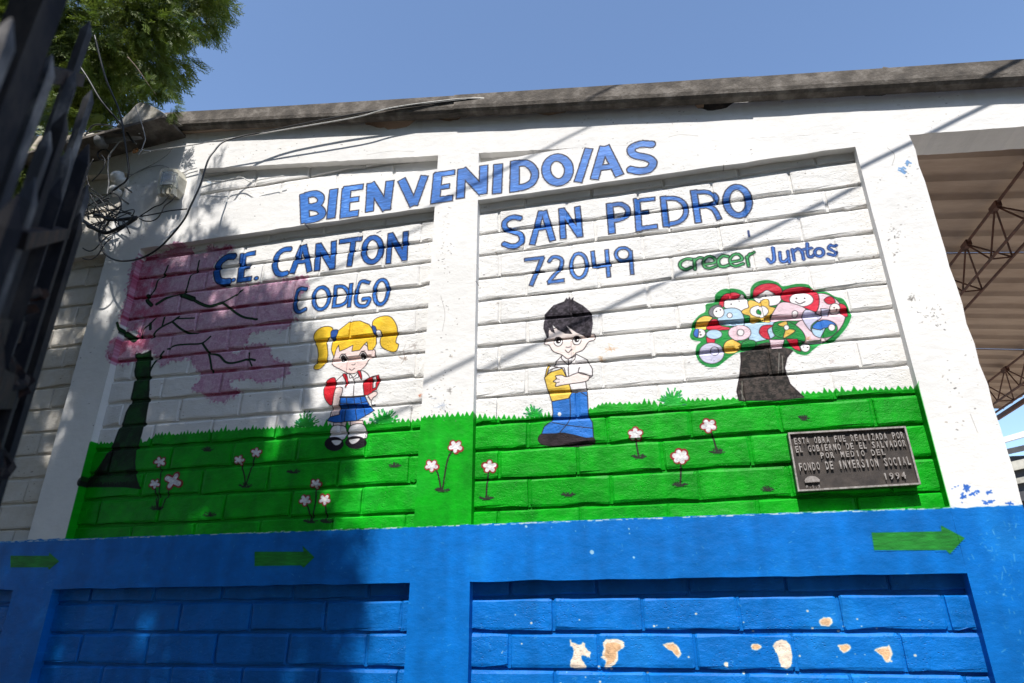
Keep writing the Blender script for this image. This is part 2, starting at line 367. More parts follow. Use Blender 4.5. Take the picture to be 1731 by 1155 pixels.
# green arrows
def arrow(P, label):
    fig('painted_arrow', label); fill(P, rgb(34, 122, 44), mottle=.2, nz=N3); fig()
arrow(g5((890, 165), (1275, 158), (1272, 125), (1405, 195), (1322, 283), (1300, 262), (905, 262)), 'painted green arrow on the sunlit blue band under the plaque')
gl3 = G(0, 850, 2.473)
arrow(gl3((1065, 205), (1270, 205), (1265, 180), (1315, 228), (1270, 272), (1258, 262), (1065, 265)), 'painted green arrow on the blue band in the middle of the tree shade')
arrow(gl3((45, 222), (205, 222), (205, 208), (248, 245), (205, 280), (200, 270), (45, 270)), 'painted green arrow on the blue band at the left edge, in deep shade')
# --- lettering
def put(g, y_scale_pt, items, **k):
    sc = g.sc(*y_scale_pt)
    letter([((sm(g(*P), 6) if curved else g(*P)), wd*sc/2) for (P, wd, curved) in items], **k)
def el(g, cx, cy, rx, ry, wd, tilt=0, pt=None, **k):
    k = dict(k, butt=False); letter([(ring(g, cx, cy, rx, ry, tilt), wd*g.sc(cx, cy)/2)], **k)
gA = G(350, 220, 3.847)
B = dict(color=rgb(58, 110, 184), outline=.0075, ink=rgb(56, 56, 70))
put(gA, (690, 500), [([(630, 412), (640, 604)], 56, 0), ([(632, 428), (700, 415), (740, 440), (725, 485), (650, 508)], 44, 1), ([(645, 500), (725, 510), (750, 548), (715, 575), (640, 590)], 46, 1)], **B)
put(gA, (820, 480), [([(825, 385), (806, 576)], 54, 0)], **B)
put(gA, (930, 460), [([(908, 375), (893, 565)], 58, 0), ([(885, 385), (1015, 368)], 38, 0), ([(900, 460), (988, 447)], 34, 0), ([(866, 556), (985, 540)], 42, 0)], **B)
put(gA, (1120, 430), [([(1066, 345), (1056, 532)], 52, 0), ([(1190, 330), (1166, 522)], 52, 0), ([(1062, 350), (1168, 516)], 56, 0)], **B)
put(gA, (1340, 400), [([(1264, 322), (1345, 492)], 52, 0), ([(1415, 297), (1345, 490)], 50, 0)], **B)
put(gA, (1530, 370), [([(1502, 280), (1484, 468)], 58, 0), ([(1480, 293), (1612, 275)], 38, 0), ([(1490, 378), (1578, 364)], 34, 0), ([(1455, 462), (1598, 442)], 42, 0)], **B)
gD = G(780, 220, 3.329)
put(gD, (60, 290), [([(2, 218), (-6, 385)], 46, 0), ([(126, 200), (121, 362)], 46, 0), ([(2, 224), (122, 352)], 52, 0)], **B)
put(gD, (210, 280), [([(207, 192), (200, 358)], 52, 0)], **B)
put(gD, (340, 260), [([(302, 172), (298, 348)], 52, 0), ([(298, 190), (370, 190), (412, 235), (402, 290), (360, 318), (296, 328)], 42, 1)], **B)
el(gD, 541, 225, 64, 70, 50, -12, **B)
put(gD, (690, 200), [([(718, 104), (656, 294)], 46, 0)], **B)
put(gD, (810, 180), [([(802, 92), (748, 278)], 48, 0), ([(808, 92), (890, 258)], 50, 0), ([(775, 215), (862, 203)], 36, 0)], **B)
put(gD, (1020, 150), [([(1082, 82), (1010, 80), (957, 104), (970, 140), (1045, 158), (1078, 185), (1055, 222), (1000, 232), (944, 222)], 46, 1)], **B)
gE = G(180, 330, 5.77, YP); C_ = dict(color=rgb(18, 82, 160), outline=.007, ink=rgb(40, 40, 56))
put(gE, (1150, 720), [([(1252, 598), (1180, 605), (1108, 660), (1080, 740), (1095, 825), (1140, 848), (1205, 845)], 58, 1)], **C_)
put(gE, (1350, 700), [([(1335, 572), (1305, 850)], 58, 0), ([(1305, 592), (1452, 560)], 42, 0), ([(1320, 712), (1400, 695)], 40, 0), ([(1275, 835), (1415, 815)], 44, 0)], **C_)
for p in ((1238, 831), (1458, 812)): put(gE, p, [([p, (p[0]+6, p[1]-1)], 34, 0)], butt=False, **C_)
gF = G(460, 340, 5.77, YP)
put(gF, (80, 600), [([(182, 468), (110, 477), (52, 530), (28, 620), (48, 695), (90, 718), (148, 705)], 50, 1)], **C_)
put(gF, (280, 580), [([(298, 430), (192, 708)], 54, 0), ([(312, 430), (365, 690)], 50, 0), ([(240, 598), (345, 585)], 38, 0)], **C_)
put(gF, (510, 560), [([(452, 412), (435, 678)], 50, 0), ([(602, 390), (590, 668)], 50, 0), ([(452, 422), (592, 655)], 54, 0)], **C_)
put(gF, (760, 500), [([(655, 398), (880, 362)], 46, 0), ([(792, 385), (755, 642)], 50, 0)], **C_)
el(gF, 980, 478, 82, 122, 50, 8, **C_)
stroke(gF((1020, 310), (1060, 290)), .006, rgb(60, 60, 70))
put(gF, (1230, 450), [([(1155, 312), (1133, 610)], 48, 0), ([(1305, 296), (1290, 582)], 50, 0), ([(1152, 320), (1295, 570)], 54, 0)], **C_)
D_ = dict(color=rgb(28, 92, 172), outline=.006, ink=rgb(44, 44, 60))
put(gF, (260, 960), [([(342, 862), (272, 862), (232, 930), (226, 1040), (262, 1082), (332, 1050)], 36, 1)], **D_)
el(gF, 480, 950, 76, 108, 34, 8, **D_)
put(gF, (660, 930), [([(626, 820), (602, 1042)], 34, 0), ([(622, 836), (700, 840), (742, 900), (728, 975), (680, 1015), (604, 1028)], 32, 1)], **D_)
put(gF, (760, 920), [([(775, 806), (750, 1036)], 34, 0)], **D_)
put(gF, (880, 900), [([(955, 800), (872, 786), (832, 860), (818, 975), (850, 1022), (920, 1020), (948, 955), (880, 958)], 34, 1)], **D_)
el(gF, 1064, 888, 66, 120, 34, 8, **D_)
gH = G(790, 320, 5.77, YP); E_ = dict(color=rgb(44, 100, 176), outline=.007, ink=rgb(56, 56, 70))
put(gH, (440, 420), [([(527, 286), (440, 276), (365, 322), (375, 385), (450, 415), (520, 445), (530, 505), (480, 550), (420, 556), (348, 532)], 52, 1)], **E_)
put(gH, (730, 380), [([(722, 212), (632, 542)], 58, 0), ([(746, 212), (832, 505)], 60, 0), ([(685, 388), (800, 372)], 46, 0)], **E_)
put(gH, (1010, 330), [([(918, 186), (936, 484)], 58, 0), ([(1072, 170), (1100, 467)], 56, 0), ([(922, 200), (1098, 455)], 60, 0)], **E_)
put(gH, (1450, 280), [([(1386, 138), (1412, 438)], 66, 0), ([(1385, 160), (1490, 148), (1560, 190), (1558, 250), (1500, 292), (1405, 312)], 50, 1)], **E_)
gI = G(1060, 300, 5.77, YP)
put(gI, (180, 360), [([(95, 212), (118, 530)], 62, 0), ([(62, 228), (272, 210)], 44, 0), ([(90, 350), (212, 335)], 40, 0), ([(98, 505), (298, 478)], 50, 0)], **E_)
put(gI, (450, 330), [([(350, 185), (382, 482)], 60, 0), ([(348, 208), (480, 210), (562, 270), (568, 370), (500, 440), (378, 462)], 50, 1)], **E_)
put(gI, (760, 280), [([(648, 125), (695, 446)], 64, 0), ([(645, 148), (780, 145), (862, 185), (862, 240), (790, 278), (680, 285)], 48, 1), ([(780, 280), (850, 320), (900, 415)], 50, 1)], **E_)
el(gI, 1078, 235, 110, 140, 68, -10, **E_)
F_ = dict(color=rgb(52, 104, 178), outline=.006, ink=rgb(60, 60, 74))
put(gH, (650, 800), [([(556, 690), (748, 668)], 36, 0), ([(735, 664), (622, 944)], 42, 0)], **F_)
stroke(gH((632, 815), (745, 800)), .022*.6, rgb(20, 20, 30))
put(gH, (860, 780), [([(792, 712), (840, 662), (915, 682), (912, 760), (845, 845), (792, 912)], 36, 1), ([(785, 912), (946, 890)], 38, 0)], **F_)
el(gH, 1089, 749, 78, 120, 34, 0, **F_)
put(gH, (1300, 720), [([(1222, 606), (1238, 755), (1405, 735)], 38, 0), ([(1358, 590), (1380, 856)], 38, 0)], **F_)
put(gH, (1530, 700), [(list((1520+72*math.cos(a), 635+62*math.sin(a)) for a in [2*math.pi*i/18 for i in range(19)]), 32, 0), ([(1590, 600), (1608, 832)], 36, 0)], **F_)
GR_ = dict(color=rgb(52, 148, 78), outline=.006, ink=rgb(30, 64, 46), butt=False)
put(gI, (580, 850), [([(635, 800), (580, 796), (525, 826), (520, 872), (570, 900), (625, 880)], 30, 1)], **GR_)
put(gI, (690, 840), [([(662, 895), (655, 800)], 30, 0), ([(655, 815), (700, 785), (735, 785)], 26, 1)], **GR_)
put(gI, (800, 830), [([(752, 850), (862, 828), (838, 780), (785, 775), (745, 820), (760, 875), (810, 886), (868, 866)], 28, 1)], **GR_)
put(gI, (940, 820), [([(985, 772), (930, 766), (890, 810), (902, 860), (945, 872), (1000, 852)], 30, 1)], **GR_)
put(gI, (1070, 800), [([(1012, 828), (1118, 802), (1095, 755), (1045, 752), (1005, 798), (1020, 852), (1070, 864), (1132, 842)], 28, 1)], **GR_)
put(gI, (1190, 790), [([(1185, 862), (1168, 775)], 30, 0), ([(1170, 785), (1200, 745), (1235, 733)], 28, 1)], **GR_)
BL_ = dict(color=rgb(56, 108, 186), outline=.006, ink=rgb(44, 60, 110), butt=False)
put(gI, (1400, 760), [([(1420, 685), (1434, 800), (1402, 832), (1372, 800)], 30, 1)], **BL_)
put(gI, (1530, 780), [([(1488, 735), (1500, 812), (1540, 822), (1572, 790)], 26, 1), ([(1566, 725), (1582, 828)], 26, 0)], **BL_)
put(gI, (1660, 750), [([(1610, 708), (1630, 808)], 26, 0), ([(1616, 735), (1665, 700), (1705, 730), (1722, 800)], 26, 1)], **BL_)
gJ = G(1300, 240, 5.77, YP)
put(gJ, (390, 1070), [([(370, 992), (378, 1105), (412, 1122), (445, 1098)], 28, 1), ([(325, 1055), (415, 1038)], 24, 0)], **BL_)
el(gJ, 488, 1080, 42, 38, 26, 0, **BL_)
put(gJ, (620, 1060), [([(655, 1012), (600, 1010), (580, 1040), (620, 1060), (655, 1080), (630, 1105), (580, 1095)], 24, 1)], **BL_)
put(gI, (1185, 550), [([(1182, 525), (1190, 575)], 10, 0)], name='painted_dash', **BL_)
# --- schoolgirl
LINE = rgb(34, 26, 30); SK = rgb(226, 202, 196); SHIRT = rgb(228, 224, 224)
def shape(g, pts, color, lw=.0038, smooth=True, **k):
    P = sm(g(*pts), 5, True) if smooth else g(*pts)
    fill(P, color, **k); stroke(P+P[:1], lw, LINE)
def line(g, pts, lw=.0038, c=LINE): stroke(sm(g(*pts), 5), lw, c)
fig('painted_girl', 'painted schoolgirl with blond pigtails, red backpack and blue skirt')
g = G(500, 500, 3.85, YP); YEL = rgb(226, 184, 44); RED = rgb(186, 26, 40); BLU = rgb(24, 92, 178)
shape(g, [(240, 212), (200, 200), (150, 215), (118, 255), (122, 300), (140, 340), (145, 400), (130, 440), (118, 475), (150, 480), (190, 445), (208, 390), (205, 330), (200, 290), (232, 262)], YEL, mottle=.1)
shape(g, [(500, 190), (515, 155), (570, 133), (620, 140), (655, 190), (662, 240), (650, 300), (668, 318), (655, 358), (620, 365), (560, 335), (548, 290), (560, 240), (530, 225)], YEL, mottle=.1)
shape(g, [(258, 540), (215, 545), (185, 590), (183, 650), (205, 695), (235, 712), (262, 640)], RED, mottle=.1)
shape(g, [(262, 560), (310, 515), (345, 505), (375, 530), (410, 495), (440, 490), (475, 520), (478, 560), (440, 560), (445, 655), (290, 665), (300, 600), (262, 600)], SHIRT)
shape(g, [(262, 340), (245, 400), (232, 425), (245, 455), (290, 480), (345, 505), (395, 500), (450, 460), (480, 410), (514, 395), (514, 355), (480, 340), (380, 280)], SK)
shape(g, [(247, 402), (230, 350), (240, 290), (275, 230), (350, 170), (420, 165), (480, 190), (520, 250), (525, 310), (500, 352), (470, 355), (462, 300), (440, 322), (415, 355), (365, 362), (372, 322), (322, 348), (285, 362), (278, 322), (262, 350)], YEL, smooth=False, mottle=.1)
shape(g, [(232, 230), (268, 222), (275, 240), (247, 292), (230, 270)], rgb(28, 70, 140)); shape(g, [(497, 200), (520, 205), (528, 243), (512, 252)], rgb(28, 70, 140)); shape(g, [(526, 230), (552, 228), (556, 256), (530, 262)], SHIRT)
for (a, b) in ((308, 412), (437, 396)):
    fill(ring(g, a, b, 21, 27), rgb(240, 238, 236)); fill(ring(g, a, b-2, 17, 23), LINE); fill(ring(g, a-5, b+6, 5, 7), rgb(240, 238, 236)); line(g, [(a-24, b-10), (a-10, b-30), (a+12, b-28), (a+24, b-8)], .005)
line(g, [(362, 448), (378, 450), (386, 440)], .003); line(g, [(345, 474), (362, 484), (382, 472)], .004); line(g, [(295, 385), (325, 378)], .003); line(g, [(425, 362), (450, 358)], .003)
shape(g, [(305, 515), (325, 510), (338, 560), (322, 598), (320, 550)], RED); shape(g, [(400, 490), (420, 490), (430, 530), (425, 546), (410, 515)], RED)
line(g, [(345, 505), (350, 535), (368, 530), (375, 545), (390, 535), (408, 530), (405, 500)]); line(g, [(376, 545), (378, 600), (374, 658)])
shape(g, [(262, 600), (245, 660), (235, 740), (228, 790), (250, 806), (285, 785), (290, 740), (282, 700), (305, 605)], SK)
for a in (242, 256, 270): line(g, [(a, 775), (a+1, 800)], .003)
shape(g, [(435, 555), (500, 525), (540, 515), (548, 560), (525, 612), (495, 625), (490, 645), (445, 650)], RED, smooth=False, mottle=.12)
shape(g, [(500, 530), (524, 524), (520, 598), (500, 604)], SHIRT, smooth=False); line(g, [(508, 530), (508, 600)], .002)
shape(g, [(470, 648), (500, 628), (526, 625), (528, 645), (505, 662), (488, 680)], SK); line(g, [(488, 680), (495, 710), (515, 708)], .003)
shape(g, [(250, 822), (335, 815), (322, 860), (245, 860)], SK, smooth=False); shape(g, [(356, 818), (438, 812), (445, 850), (358, 855)], SK, smooth=False)
shape(g, [(245, 850), (325, 856), (318, 935), (222, 928)], SHIRT); shape(g, [(358, 848), (444, 840), (456, 925), (345, 930)], SHIRT)
fill(ring(g, 250, 965, 62, 46), rgb(26, 20, 30)); fill(ring(g, 390, 956, 68, 42), rgb(26, 20, 30)); shape(g, [(232, 945), (270, 938), (302, 945), (285, 970), (255, 975)], SHIRT); shape(g, [(345, 940), (385, 930), (420, 930), (400, 955), (365, 968)], SHIRT)
shape(g, [(290, 660), (450, 652), (478, 715), (512, 748), (480, 768), (400, 815), (330, 820), (260, 828), (205, 815), (225, 790), (285, 775)], BLU, smooth=False, mottle=.14)
line(g, [(290, 660), (370, 660), (450, 652)], .010)
for P in (((330, 662), (335, 735)), ((378, 662), (388, 735), (398, 812)), ((420, 658), (435, 730)), ((288, 730), (380, 738), (470, 722)), ((325, 740), (318, 818)), ((445, 735), (455, 785)), ((290, 700), (380, 705), (462, 690))): line(g, P, .0035)
fig()
# --- schoolboy
fig('painted_boy', 'painted schoolboy with black hair and blue jeans holding a yellow book')
g = G(860, 480, 3.85, YP); JE = rgb(40, 112, 196); SKB = rgb(230, 216, 210)
shape(g, [(350, 465), (310, 505), (290, 540), (360, 545), (375, 600), (400, 702), (510, 697), (500, 632), (545, 600), (545, 555), (510, 495), (440, 460), (390, 490)], SHIRT, smooth=False)
shape(g, [(250, 350), (232, 365), (235, 395), (262, 400), (290, 440), (345, 462), (387, 490), (432, 455), (485, 430), (520, 380), (558, 365), (560, 330), (535, 325), (500, 300), (400, 270), (300, 290), (262, 300)], SKB)
fill(g((250, 357), (225, 290), (235, 200), (290, 140), (360, 115), (376, 90), (386, 100), (394, 78), (404, 100), (424, 86), (420, 108), (480, 140), (540, 190), (548, 260), (535, 335), (512, 347), (440, 318), (400, 290), (372, 268), (415, 327), (370, 325), (320, 300), (285, 268), (302, 325), (275, 310), (262, 288), (260, 350)), rgb(34, 30, 36), col2=rgb(70, 64, 72), nz=N2)
for (a, b) in ((322, 376), (443, 368)):
    fill(ring(g, a, b, 28, 30), rgb(236, 234, 232)); stroke(ring(g, a, b, 28, 30), .0035, LINE); fill(ring(g, a, b-8, 18, 21), LINE); fill(ring(g, a+6, b-4, 5, 6), rgb(236, 234, 232))
line(g, [(372, 412), (388, 414), (402, 410)], .003); line(g, [(368, 432), (388, 448), (410, 424)], .004); line(g, [(345, 468), (345, 490), (382, 520)]); line(g, [(436, 460), (428, 488), (388, 520)]); line(g, [(387, 492), (388, 560), (390, 600)])
shape(g, [(250, 548), (255, 526), (268, 530), (246, 602), (236, 605)], YEL, smooth=False); line(g, [(266, 540), (310, 538), (345, 550)], .004)
shape(g, [(232, 612), (268, 578), (350, 552), (375, 605), (400, 670), (410, 715), (390, 745), (280, 766), (250, 680)], rgb(228, 192, 78), smooth=False, mottle=.08)
for k in range(3): line(g, [(255+8*k, 590-4*k), (270+12*k, 560-5*k), (330, 545)], .0025)
shape(g, [(458, 578), (380, 606), (345, 595), (305, 600), (312, 618), (290, 635), (308, 645), (305, 668), (345, 660), (400, 652), (500, 636), (525, 612), (522, 598)], SKB)
line(g, [(305, 618), (330, 622)], .003); line(g, [(308, 645), (330, 640)], .003); line(g, [(460, 545), (455, 578), (500, 592), (545, 600)])
shape(g, [(280, 766), (390, 745), (410, 708), (512, 702), (520, 860), (545, 900), (552, 1003), (500, 1003), (420, 985), (350, 970), (300, 975), (213, 977), (230, 930), (280, 890), (288, 840)], JE, smooth=False, mottle=.1)
for P in (((398, 740), (396, 880), (330, 970)), ((280, 900), (380, 920), (552, 940)), ((470, 708), (515, 735))): line(g, P, .0036)
fill(ring(g, 330, 848, 12, 13), SHIRT)
shape(g, [(215, 978), (300, 975), (350, 970), (430, 985), (500, 1003), (552, 1003), (550, 1040), (430, 1058), (300, 1055), (220, 1045), (192, 1020), (195, 995)], rgb(44, 36, 40), mottle=.4)
fig()
# --- tree of children emblem
fig('painted_tree_of_children', 'painted emblem of a tree whose crown is a mosaic of children, green outline and dark trunk')
g = G(1130, 400, 3.851, YP); K = rgb(66, 60, 66)
tr = [(470, 758), (560, 685), (800, 690), (815, 735), (770, 790), (755, 860), (790, 960), (830, 1000), (882, 1048), (700, 1066), (460, 1068), (445, 1010), (465, 900), (474, 810)]
fill(g(*tr), rgb(70, 62, 58), col2=rgb(40, 38, 36), nz=N2); stroke(g(*tr)+g(tr[0]), .005, LINE)
for P in (((480, 940), (480, 1060)), ((720, 760), (715, 900)), ((740, 780), (745, 900)), ((470, 1000), (495, 1060))): stroke(g(*P), .003, rgb(140, 138, 130))
crown = [(150, 610), (155, 570), (200, 515), (240, 490), (245, 440), (300, 425), (305, 380), (350, 345), (420, 340), (480, 355), (515, 395), (532, 390), (535, 340), (570, 300), (640, 285), (710, 300), (745, 325), (830, 310), (910, 315), (955, 350), (1020, 355), (1080, 390), (1140, 410), (1180, 480), (1190, 520), (1160, 590), (1110, 650), (1060, 690), (990, 705), (940, 740), (900, 772), (840, 765), (795, 735), (640, 690), (500, 745), (440, 760), (380, 800), (320, 845), (260, 850), (200, 815), (178, 760), (185, 710), (210, 685), (160, 675), (140, 650)]
GRN = rgb(20, 132, 56); CR = g(*crown); fill(sm(CR, 4, True), GRN, mottle=.15)
cxm = sum(p[0] for p in CR)/len(CR); czm = sum(p[1] for p in CR)/len(CR)
fill(sm([(cxm+(p[0]-cxm)*.93, czm+(p[1]-czm)*.88) for p in CR], 4, True), GRN, mottle=.1)
RD, YL, LB, PKc, LL = rgb(196, 34, 58), rgb(226, 186, 84), rgb(168, 196, 216), rgb(222, 196, 204), rgb(196, 194, 216)
def sh(pts, c, sm_=True, lw=.003): shape(g, pts, c, lw, sm_, mottle=.08)
def ci(a, b, r, c, ry=None): P = ring(g, a, b, r, ry or r); fill(P, c); stroke(P, .003, K)
sh([(365, 465), (368, 405), (440, 395), (480, 378), (515, 420), (520, 475), (470, 490), (430, 468)], SHIRT); sh([(330, 455), (335, 410), (370, 375), (430, 365), (468, 382), (440, 400), (370, 408), (358, 458)], RD)
sh([(960, 378), (1060, 388), (1140, 470), (1148, 540), (1100, 620), (1000, 690), (890, 690), (800, 640), (840, 560), (960, 490)], PKc)
sh([(490, 560), (600, 560), (700, 560), (690, 650), (600, 680), (530, 685), (520, 620)], LB)
sh([(320, 560), (345, 490), (380, 470), (440, 470), (480, 500), (492, 575), (420, 582)], LB); ci(398, 516, 17, SHIRT)
sh([(264, 510), (270, 470), (310, 448), (345, 455), (310, 480), (305, 530)], rgb(120, 120, 124)); ci(326, 495, 36, SHIRT)
sh([(178, 602), (185, 550), (230, 520), (285, 530), (265, 560), (247, 606)], YL); sh([(252, 606), (270, 555), (310, 540), (345, 580), (398, 592), (380, 608)], RD)
sh([(245, 655), (305, 670), (300, 698), (250, 692)], RD, False); ci(205, 630, 36, SHIRT, 30); sh([(163, 632), (175, 603), (195, 602), (192, 655), (172, 652)], rgb(50, 100, 180)); ci(297, 637, 52, LB, 31)
ci(280, 760, 82, LL, 68); ci(301, 746, 28, LL); ci(463, 627, 74, PKc, 50); ci(469, 626, 22, SHIRT)
sh([(358, 720), (375, 685), (420, 670), (465, 695), (470, 725), (430, 757), (372, 757)], YL); sh([(475, 700), (510, 675), (560, 680), (568, 710), (530, 737), (480, 737)], GRN)
fp = []
for i in range(36):
    a = 2*math.pi*i/36; k = 1+.2*math.cos(6*a+.5); fp.append((592+98*k*math.cos(a), 487+72*k*math.sin(a)))
sh([(550, 388), (590, 362), (640, 350), (700, 362), (736, 388), (725, 430), (690, 450), (600, 450)], SHIRT)
sh(fp, YL); ci(590, 488, 60, SHIRT, 38); ci(588, 492, 17, GRN)
sh([(553, 388), (560, 340), (620, 310), (690, 310), (735, 340), (737, 382), (680, 366), (640, 350), (600, 372)], RD)
sh([(735, 410), (740, 360), (800, 335), (880, 330), (960, 355), (982, 420), (960, 492), (890, 468), (800, 440)], RD); ci(865, 412, 78, SHIRT, 46)
line(g, [(825, 425), (855, 440), (888, 425)], .004)
sh([(665, 552), (690, 480), (745, 428), (890, 470), (870, 545), (760, 548)], PKc); ci(823, 503, 19, SHIRT)
sh([(872, 540), (890, 480), (960, 495), (1000, 520), (940, 570), (930, 620)], LL)
ci(1013, 600, 88, GRN, 58); sh([(935, 590), (980, 550), (1040, 545), (1090, 575), (1040, 590), (980, 608)], rgb(50, 110, 190)); sh([(932, 600), (980, 608), (1020, 595), (1000, 640), (985, 660), (945, 640)], LB); ci(1063, 592, 22, SHIRT)
sh([(675, 590), (700, 555), (765, 550), (830, 580), (880, 630), (888, 682), (820, 670), (740, 662), (690, 640)], GRN); sh([(712, 572), (765, 552), (772, 580), (742, 588)], YL); sh([(770, 603), (825, 615), (752, 662), (756, 625)], YL); ci(768, 593, 17, SHIRT)
sh([(590, 625), (612, 582), (682, 580), (645, 610), (660, 668), (618, 660)], RD); sh([(655, 672), (756, 672), (740, 728), (670, 732)], PKc, False)
sh([(765, 668), (840, 668), (862, 750), (820, 735)], RD, False); ci(890, 722, 31, SHIRT)
sh([(1012, 415), (1040, 392), (1070, 398), (1085, 432), (1040, 442)], RD); sh([(1110, 440), (1150, 450), (1168, 490), (1160, 525), (1125, 500)], RD); ci(1083, 470, 34, SKB); sh([(990, 470), (1048, 475), (1040, 520), (1000, 515)], LL, False)
for p in ((408, 442), (460, 420), (635, 380), (676, 382), (832, 405), (886, 404), (312, 490), (338, 480), (205, 622), (210, 640), (878, 718), (905, 722), (1078, 465), (1095, 475)): fill(ring(g, p[0], p[1], 5, 5, n=8), LINE)
fig()
# --- dirt, pinholes and chips on the white
for i in range(5200):
    x = random.uniform(-3.1, 2.6); z = random.uniform(2.05, 4.75)
    n = mnoise.noise(Vector((x*2.2, z*3.1, 3)))+.6*mnoise.noise(Vector((x*9, z*11, 7)))
    if n < .12: continue
    if x > 2.0: col_ = rgb(120, 116, 112)
    col_ = rgb(*random.choice([(150, 138, 124), (110, 104, 98), (176, 160, 140), (90, 84, 80), (196, 186, 172)]))
    a = CAN[int((z-MZ0)*PPM), int((x-MX0)*PPM)]
    if a.min() < .6: continue
    r_ = random.choice([.0018, .0025, .003, .0045]); stroke([(x, z), (x+random.gauss(0, .005), z+random.gauss(0, .0015))], r_, col_, alpha=random.uniform(.3, .9))
for (u, v, s_, c) in ((1367, 565, 9, (180, 130, 90)), (1030, 585, 12, (196, 150, 110)), (1014, 600, 9, (200, 160, 120)), (705, 664, 4, (190, 110, 80)), (680, 600, 13, (120, 100, 88)), (679, 590, 16, (150, 140, 134)), (693, 580, 12, (150, 140, 134)), (745, 685, 14, (150, 160, 180)), (760, 660, 7, (120, 116, 112)), (1410, 605, 8, (190, 180, 176)), (1540, 505, 8, (70, 66, 60)), (345, 300, 8, (130, 160, 190))):
    gg = G(0, 0, 1)
    for k in range(9): stroke(gg((u+random.gauss(0, s_*.4), v+random.gauss(0, s_*.35)), (u+random.gauss(0, s_*.4), v+random.gauss(0, s_*.3))), .006, rgb(*c), alpha=.32)
for (u, v, su, sv, n) in ((1512, 400, 9, 16, 40), (752, 430, 7, 45, 50), (742, 690, 12, 12, 30), (1580, 535, 14, 12, 34), (760, 600, 10, 60, 30), (230, 240, 60, 8, 30), (1075, 245, 10, 5, 16), (560, 335, 60, 25, 30), (1535, 285, 7, 10, 16), (1620, 640, 20, 60, 20), (400, 255, 60, 8, 26)):
    gg = G(0, 0, 1)
    for k in range(n):
        p = (u+random.gauss(0, su), v+random.gauss(0, sv)); stroke(gg(p, (p[0]+random.gauss(0, 1.6), p[1]+random.gauss(0, 1))), random.uniform(.002, .0055), rgb(*random.choice([(96, 92, 88), (130, 120, 112), (160, 150, 140), (70, 68, 66)])), alpha=random.uniform(.4, .9))
for (P) in ([(1500, 250), (1512, 262), (1508, 280)], [(745, 500), (752, 530), (748, 560)], [(1640, 700), (1652, 730)], [(1130, 232), (1150, 228), (1180, 230)], [(620, 262), (660, 256), (700, 256)]):
    stroke(sm(G(0, 0, 1)(*P), 6), .0018, rgb(120, 114, 108), alpha=.8)
# soft streaks of grime below the roof edge and a darker, warmer tone over the far-left bay
gr = np.clip(vnoise(MH, MW, 300, 31, .06)*1.5-.75, 0, 1)*np.clip((zz-(4.62-.135*(xx+1)))*4+.5, 0, 1)*np.clip(N1*2-.4, 0, 1)
CAN *= (1-.16*gr[..., None]*np.array([.8, .95, 1.15], np.float32))
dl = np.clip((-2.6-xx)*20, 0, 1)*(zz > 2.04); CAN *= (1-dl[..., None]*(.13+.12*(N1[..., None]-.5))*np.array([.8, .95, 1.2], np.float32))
big = vnoise(MH, MW, 180, 41)*.6+vnoise(MH, MW, 60, 42)*.4; run = vnoise(MH, MW, 420, 43, .05)
colr = (CAN.max(2)-CAN.min(2) > .25)[..., None]
CAN *= 1+np.where(colr, .20, .045)*(big[..., None]-.5)+np.where(colr, .10, .0)*(run[..., None]-.5)+np.where(colr, .04, .01)*(N3[..., None]-.5)
fade = np.clip(big*4-2.75, 0, 1)[..., None]*np.where(colr, .10, 0); CAN += (np.array([.55, .62, .66], np.float32)-CAN)*fade
np.clip(CAN, 0, 1, out=CAN)
img = bpy.data.images.new('mural_print', MW, MH, alpha=False)
buf = np.ones((MH, MW, 4), np.float32); buf[..., :3] = CAN
img.pixels.foreach_set(buf.ravel()); img.update(); img.pack(); del buf

# ------------------------------------------------------------------ materials
def mat(name, base=(.5, .5, .5), rough=.7, metal=0.0):
    m = bpy.data.materials.new(name); m.use_nodes = True; b = m.node_tree.nodes['Principled BSDF']
    b.inputs['Base Color'].default_value = (*base, 1); b.inputs['Roughness'].default_value = rough; b.inputs['Metallic'].default_value = metal
    return m
def nodes(m): return m.node_tree.nodes, m.node_tree.links, m.node_tree.nodes['Principled BSDF']
def tex(m, typ, scale, vec=None, detail=6, rough=.6):
    N, L, b = nodes(m); t = N.new('ShaderNodeTex'+typ); t.inputs['Scale'].default_value = scale
    if typ == 'Noise': t.inputs['Detail'].default_value = detail; t.inputs['Roughness'].default_value = rough
    if vec is not None: L.new(vec, t.inputs['Vector'])
    return t
def mapping(m, src, scale):
    N, L, b = nodes(m); mp = N.new('ShaderNodeMapping'); mp.inputs['Scale'].default_value = scale; L.new(src, mp.inputs['Vector']); return mp.outputs[0]
def ramp(m, fac, stops):
    N, L, b = nodes(m); r = N.new('ShaderNodeValToRGB'); e = r.color_ramp.elements
    while len(e) < len(stops): e.new(.5)
    for i, (p, c) in enumerate(stops): e[i].position = p; e[i].color = (*c, 1) if len(c) == 3 else c
    L.new(fac, r.inputs[0]); return r.outputs[0]
def bump(m, h, strength, dist, prev=None):
    N, L, b = nodes(m); bp = N.new('ShaderNodeBump'); bp.inputs['Strength'].default_value = strength; bp.inputs['Distance'].default_value = dist
    L.new(h, bp.inputs['Height'])
    if prev is not None: L.new(prev, bp.inputs['Normal'])
    L.new(bp.outputs[0], b.inputs['Normal']); return bp.outputs[0]
def pos(m):
    N, L, b = nodes(m); g_ = N.new('ShaderNodeNewGeometry'); return g_.outputs['Position']
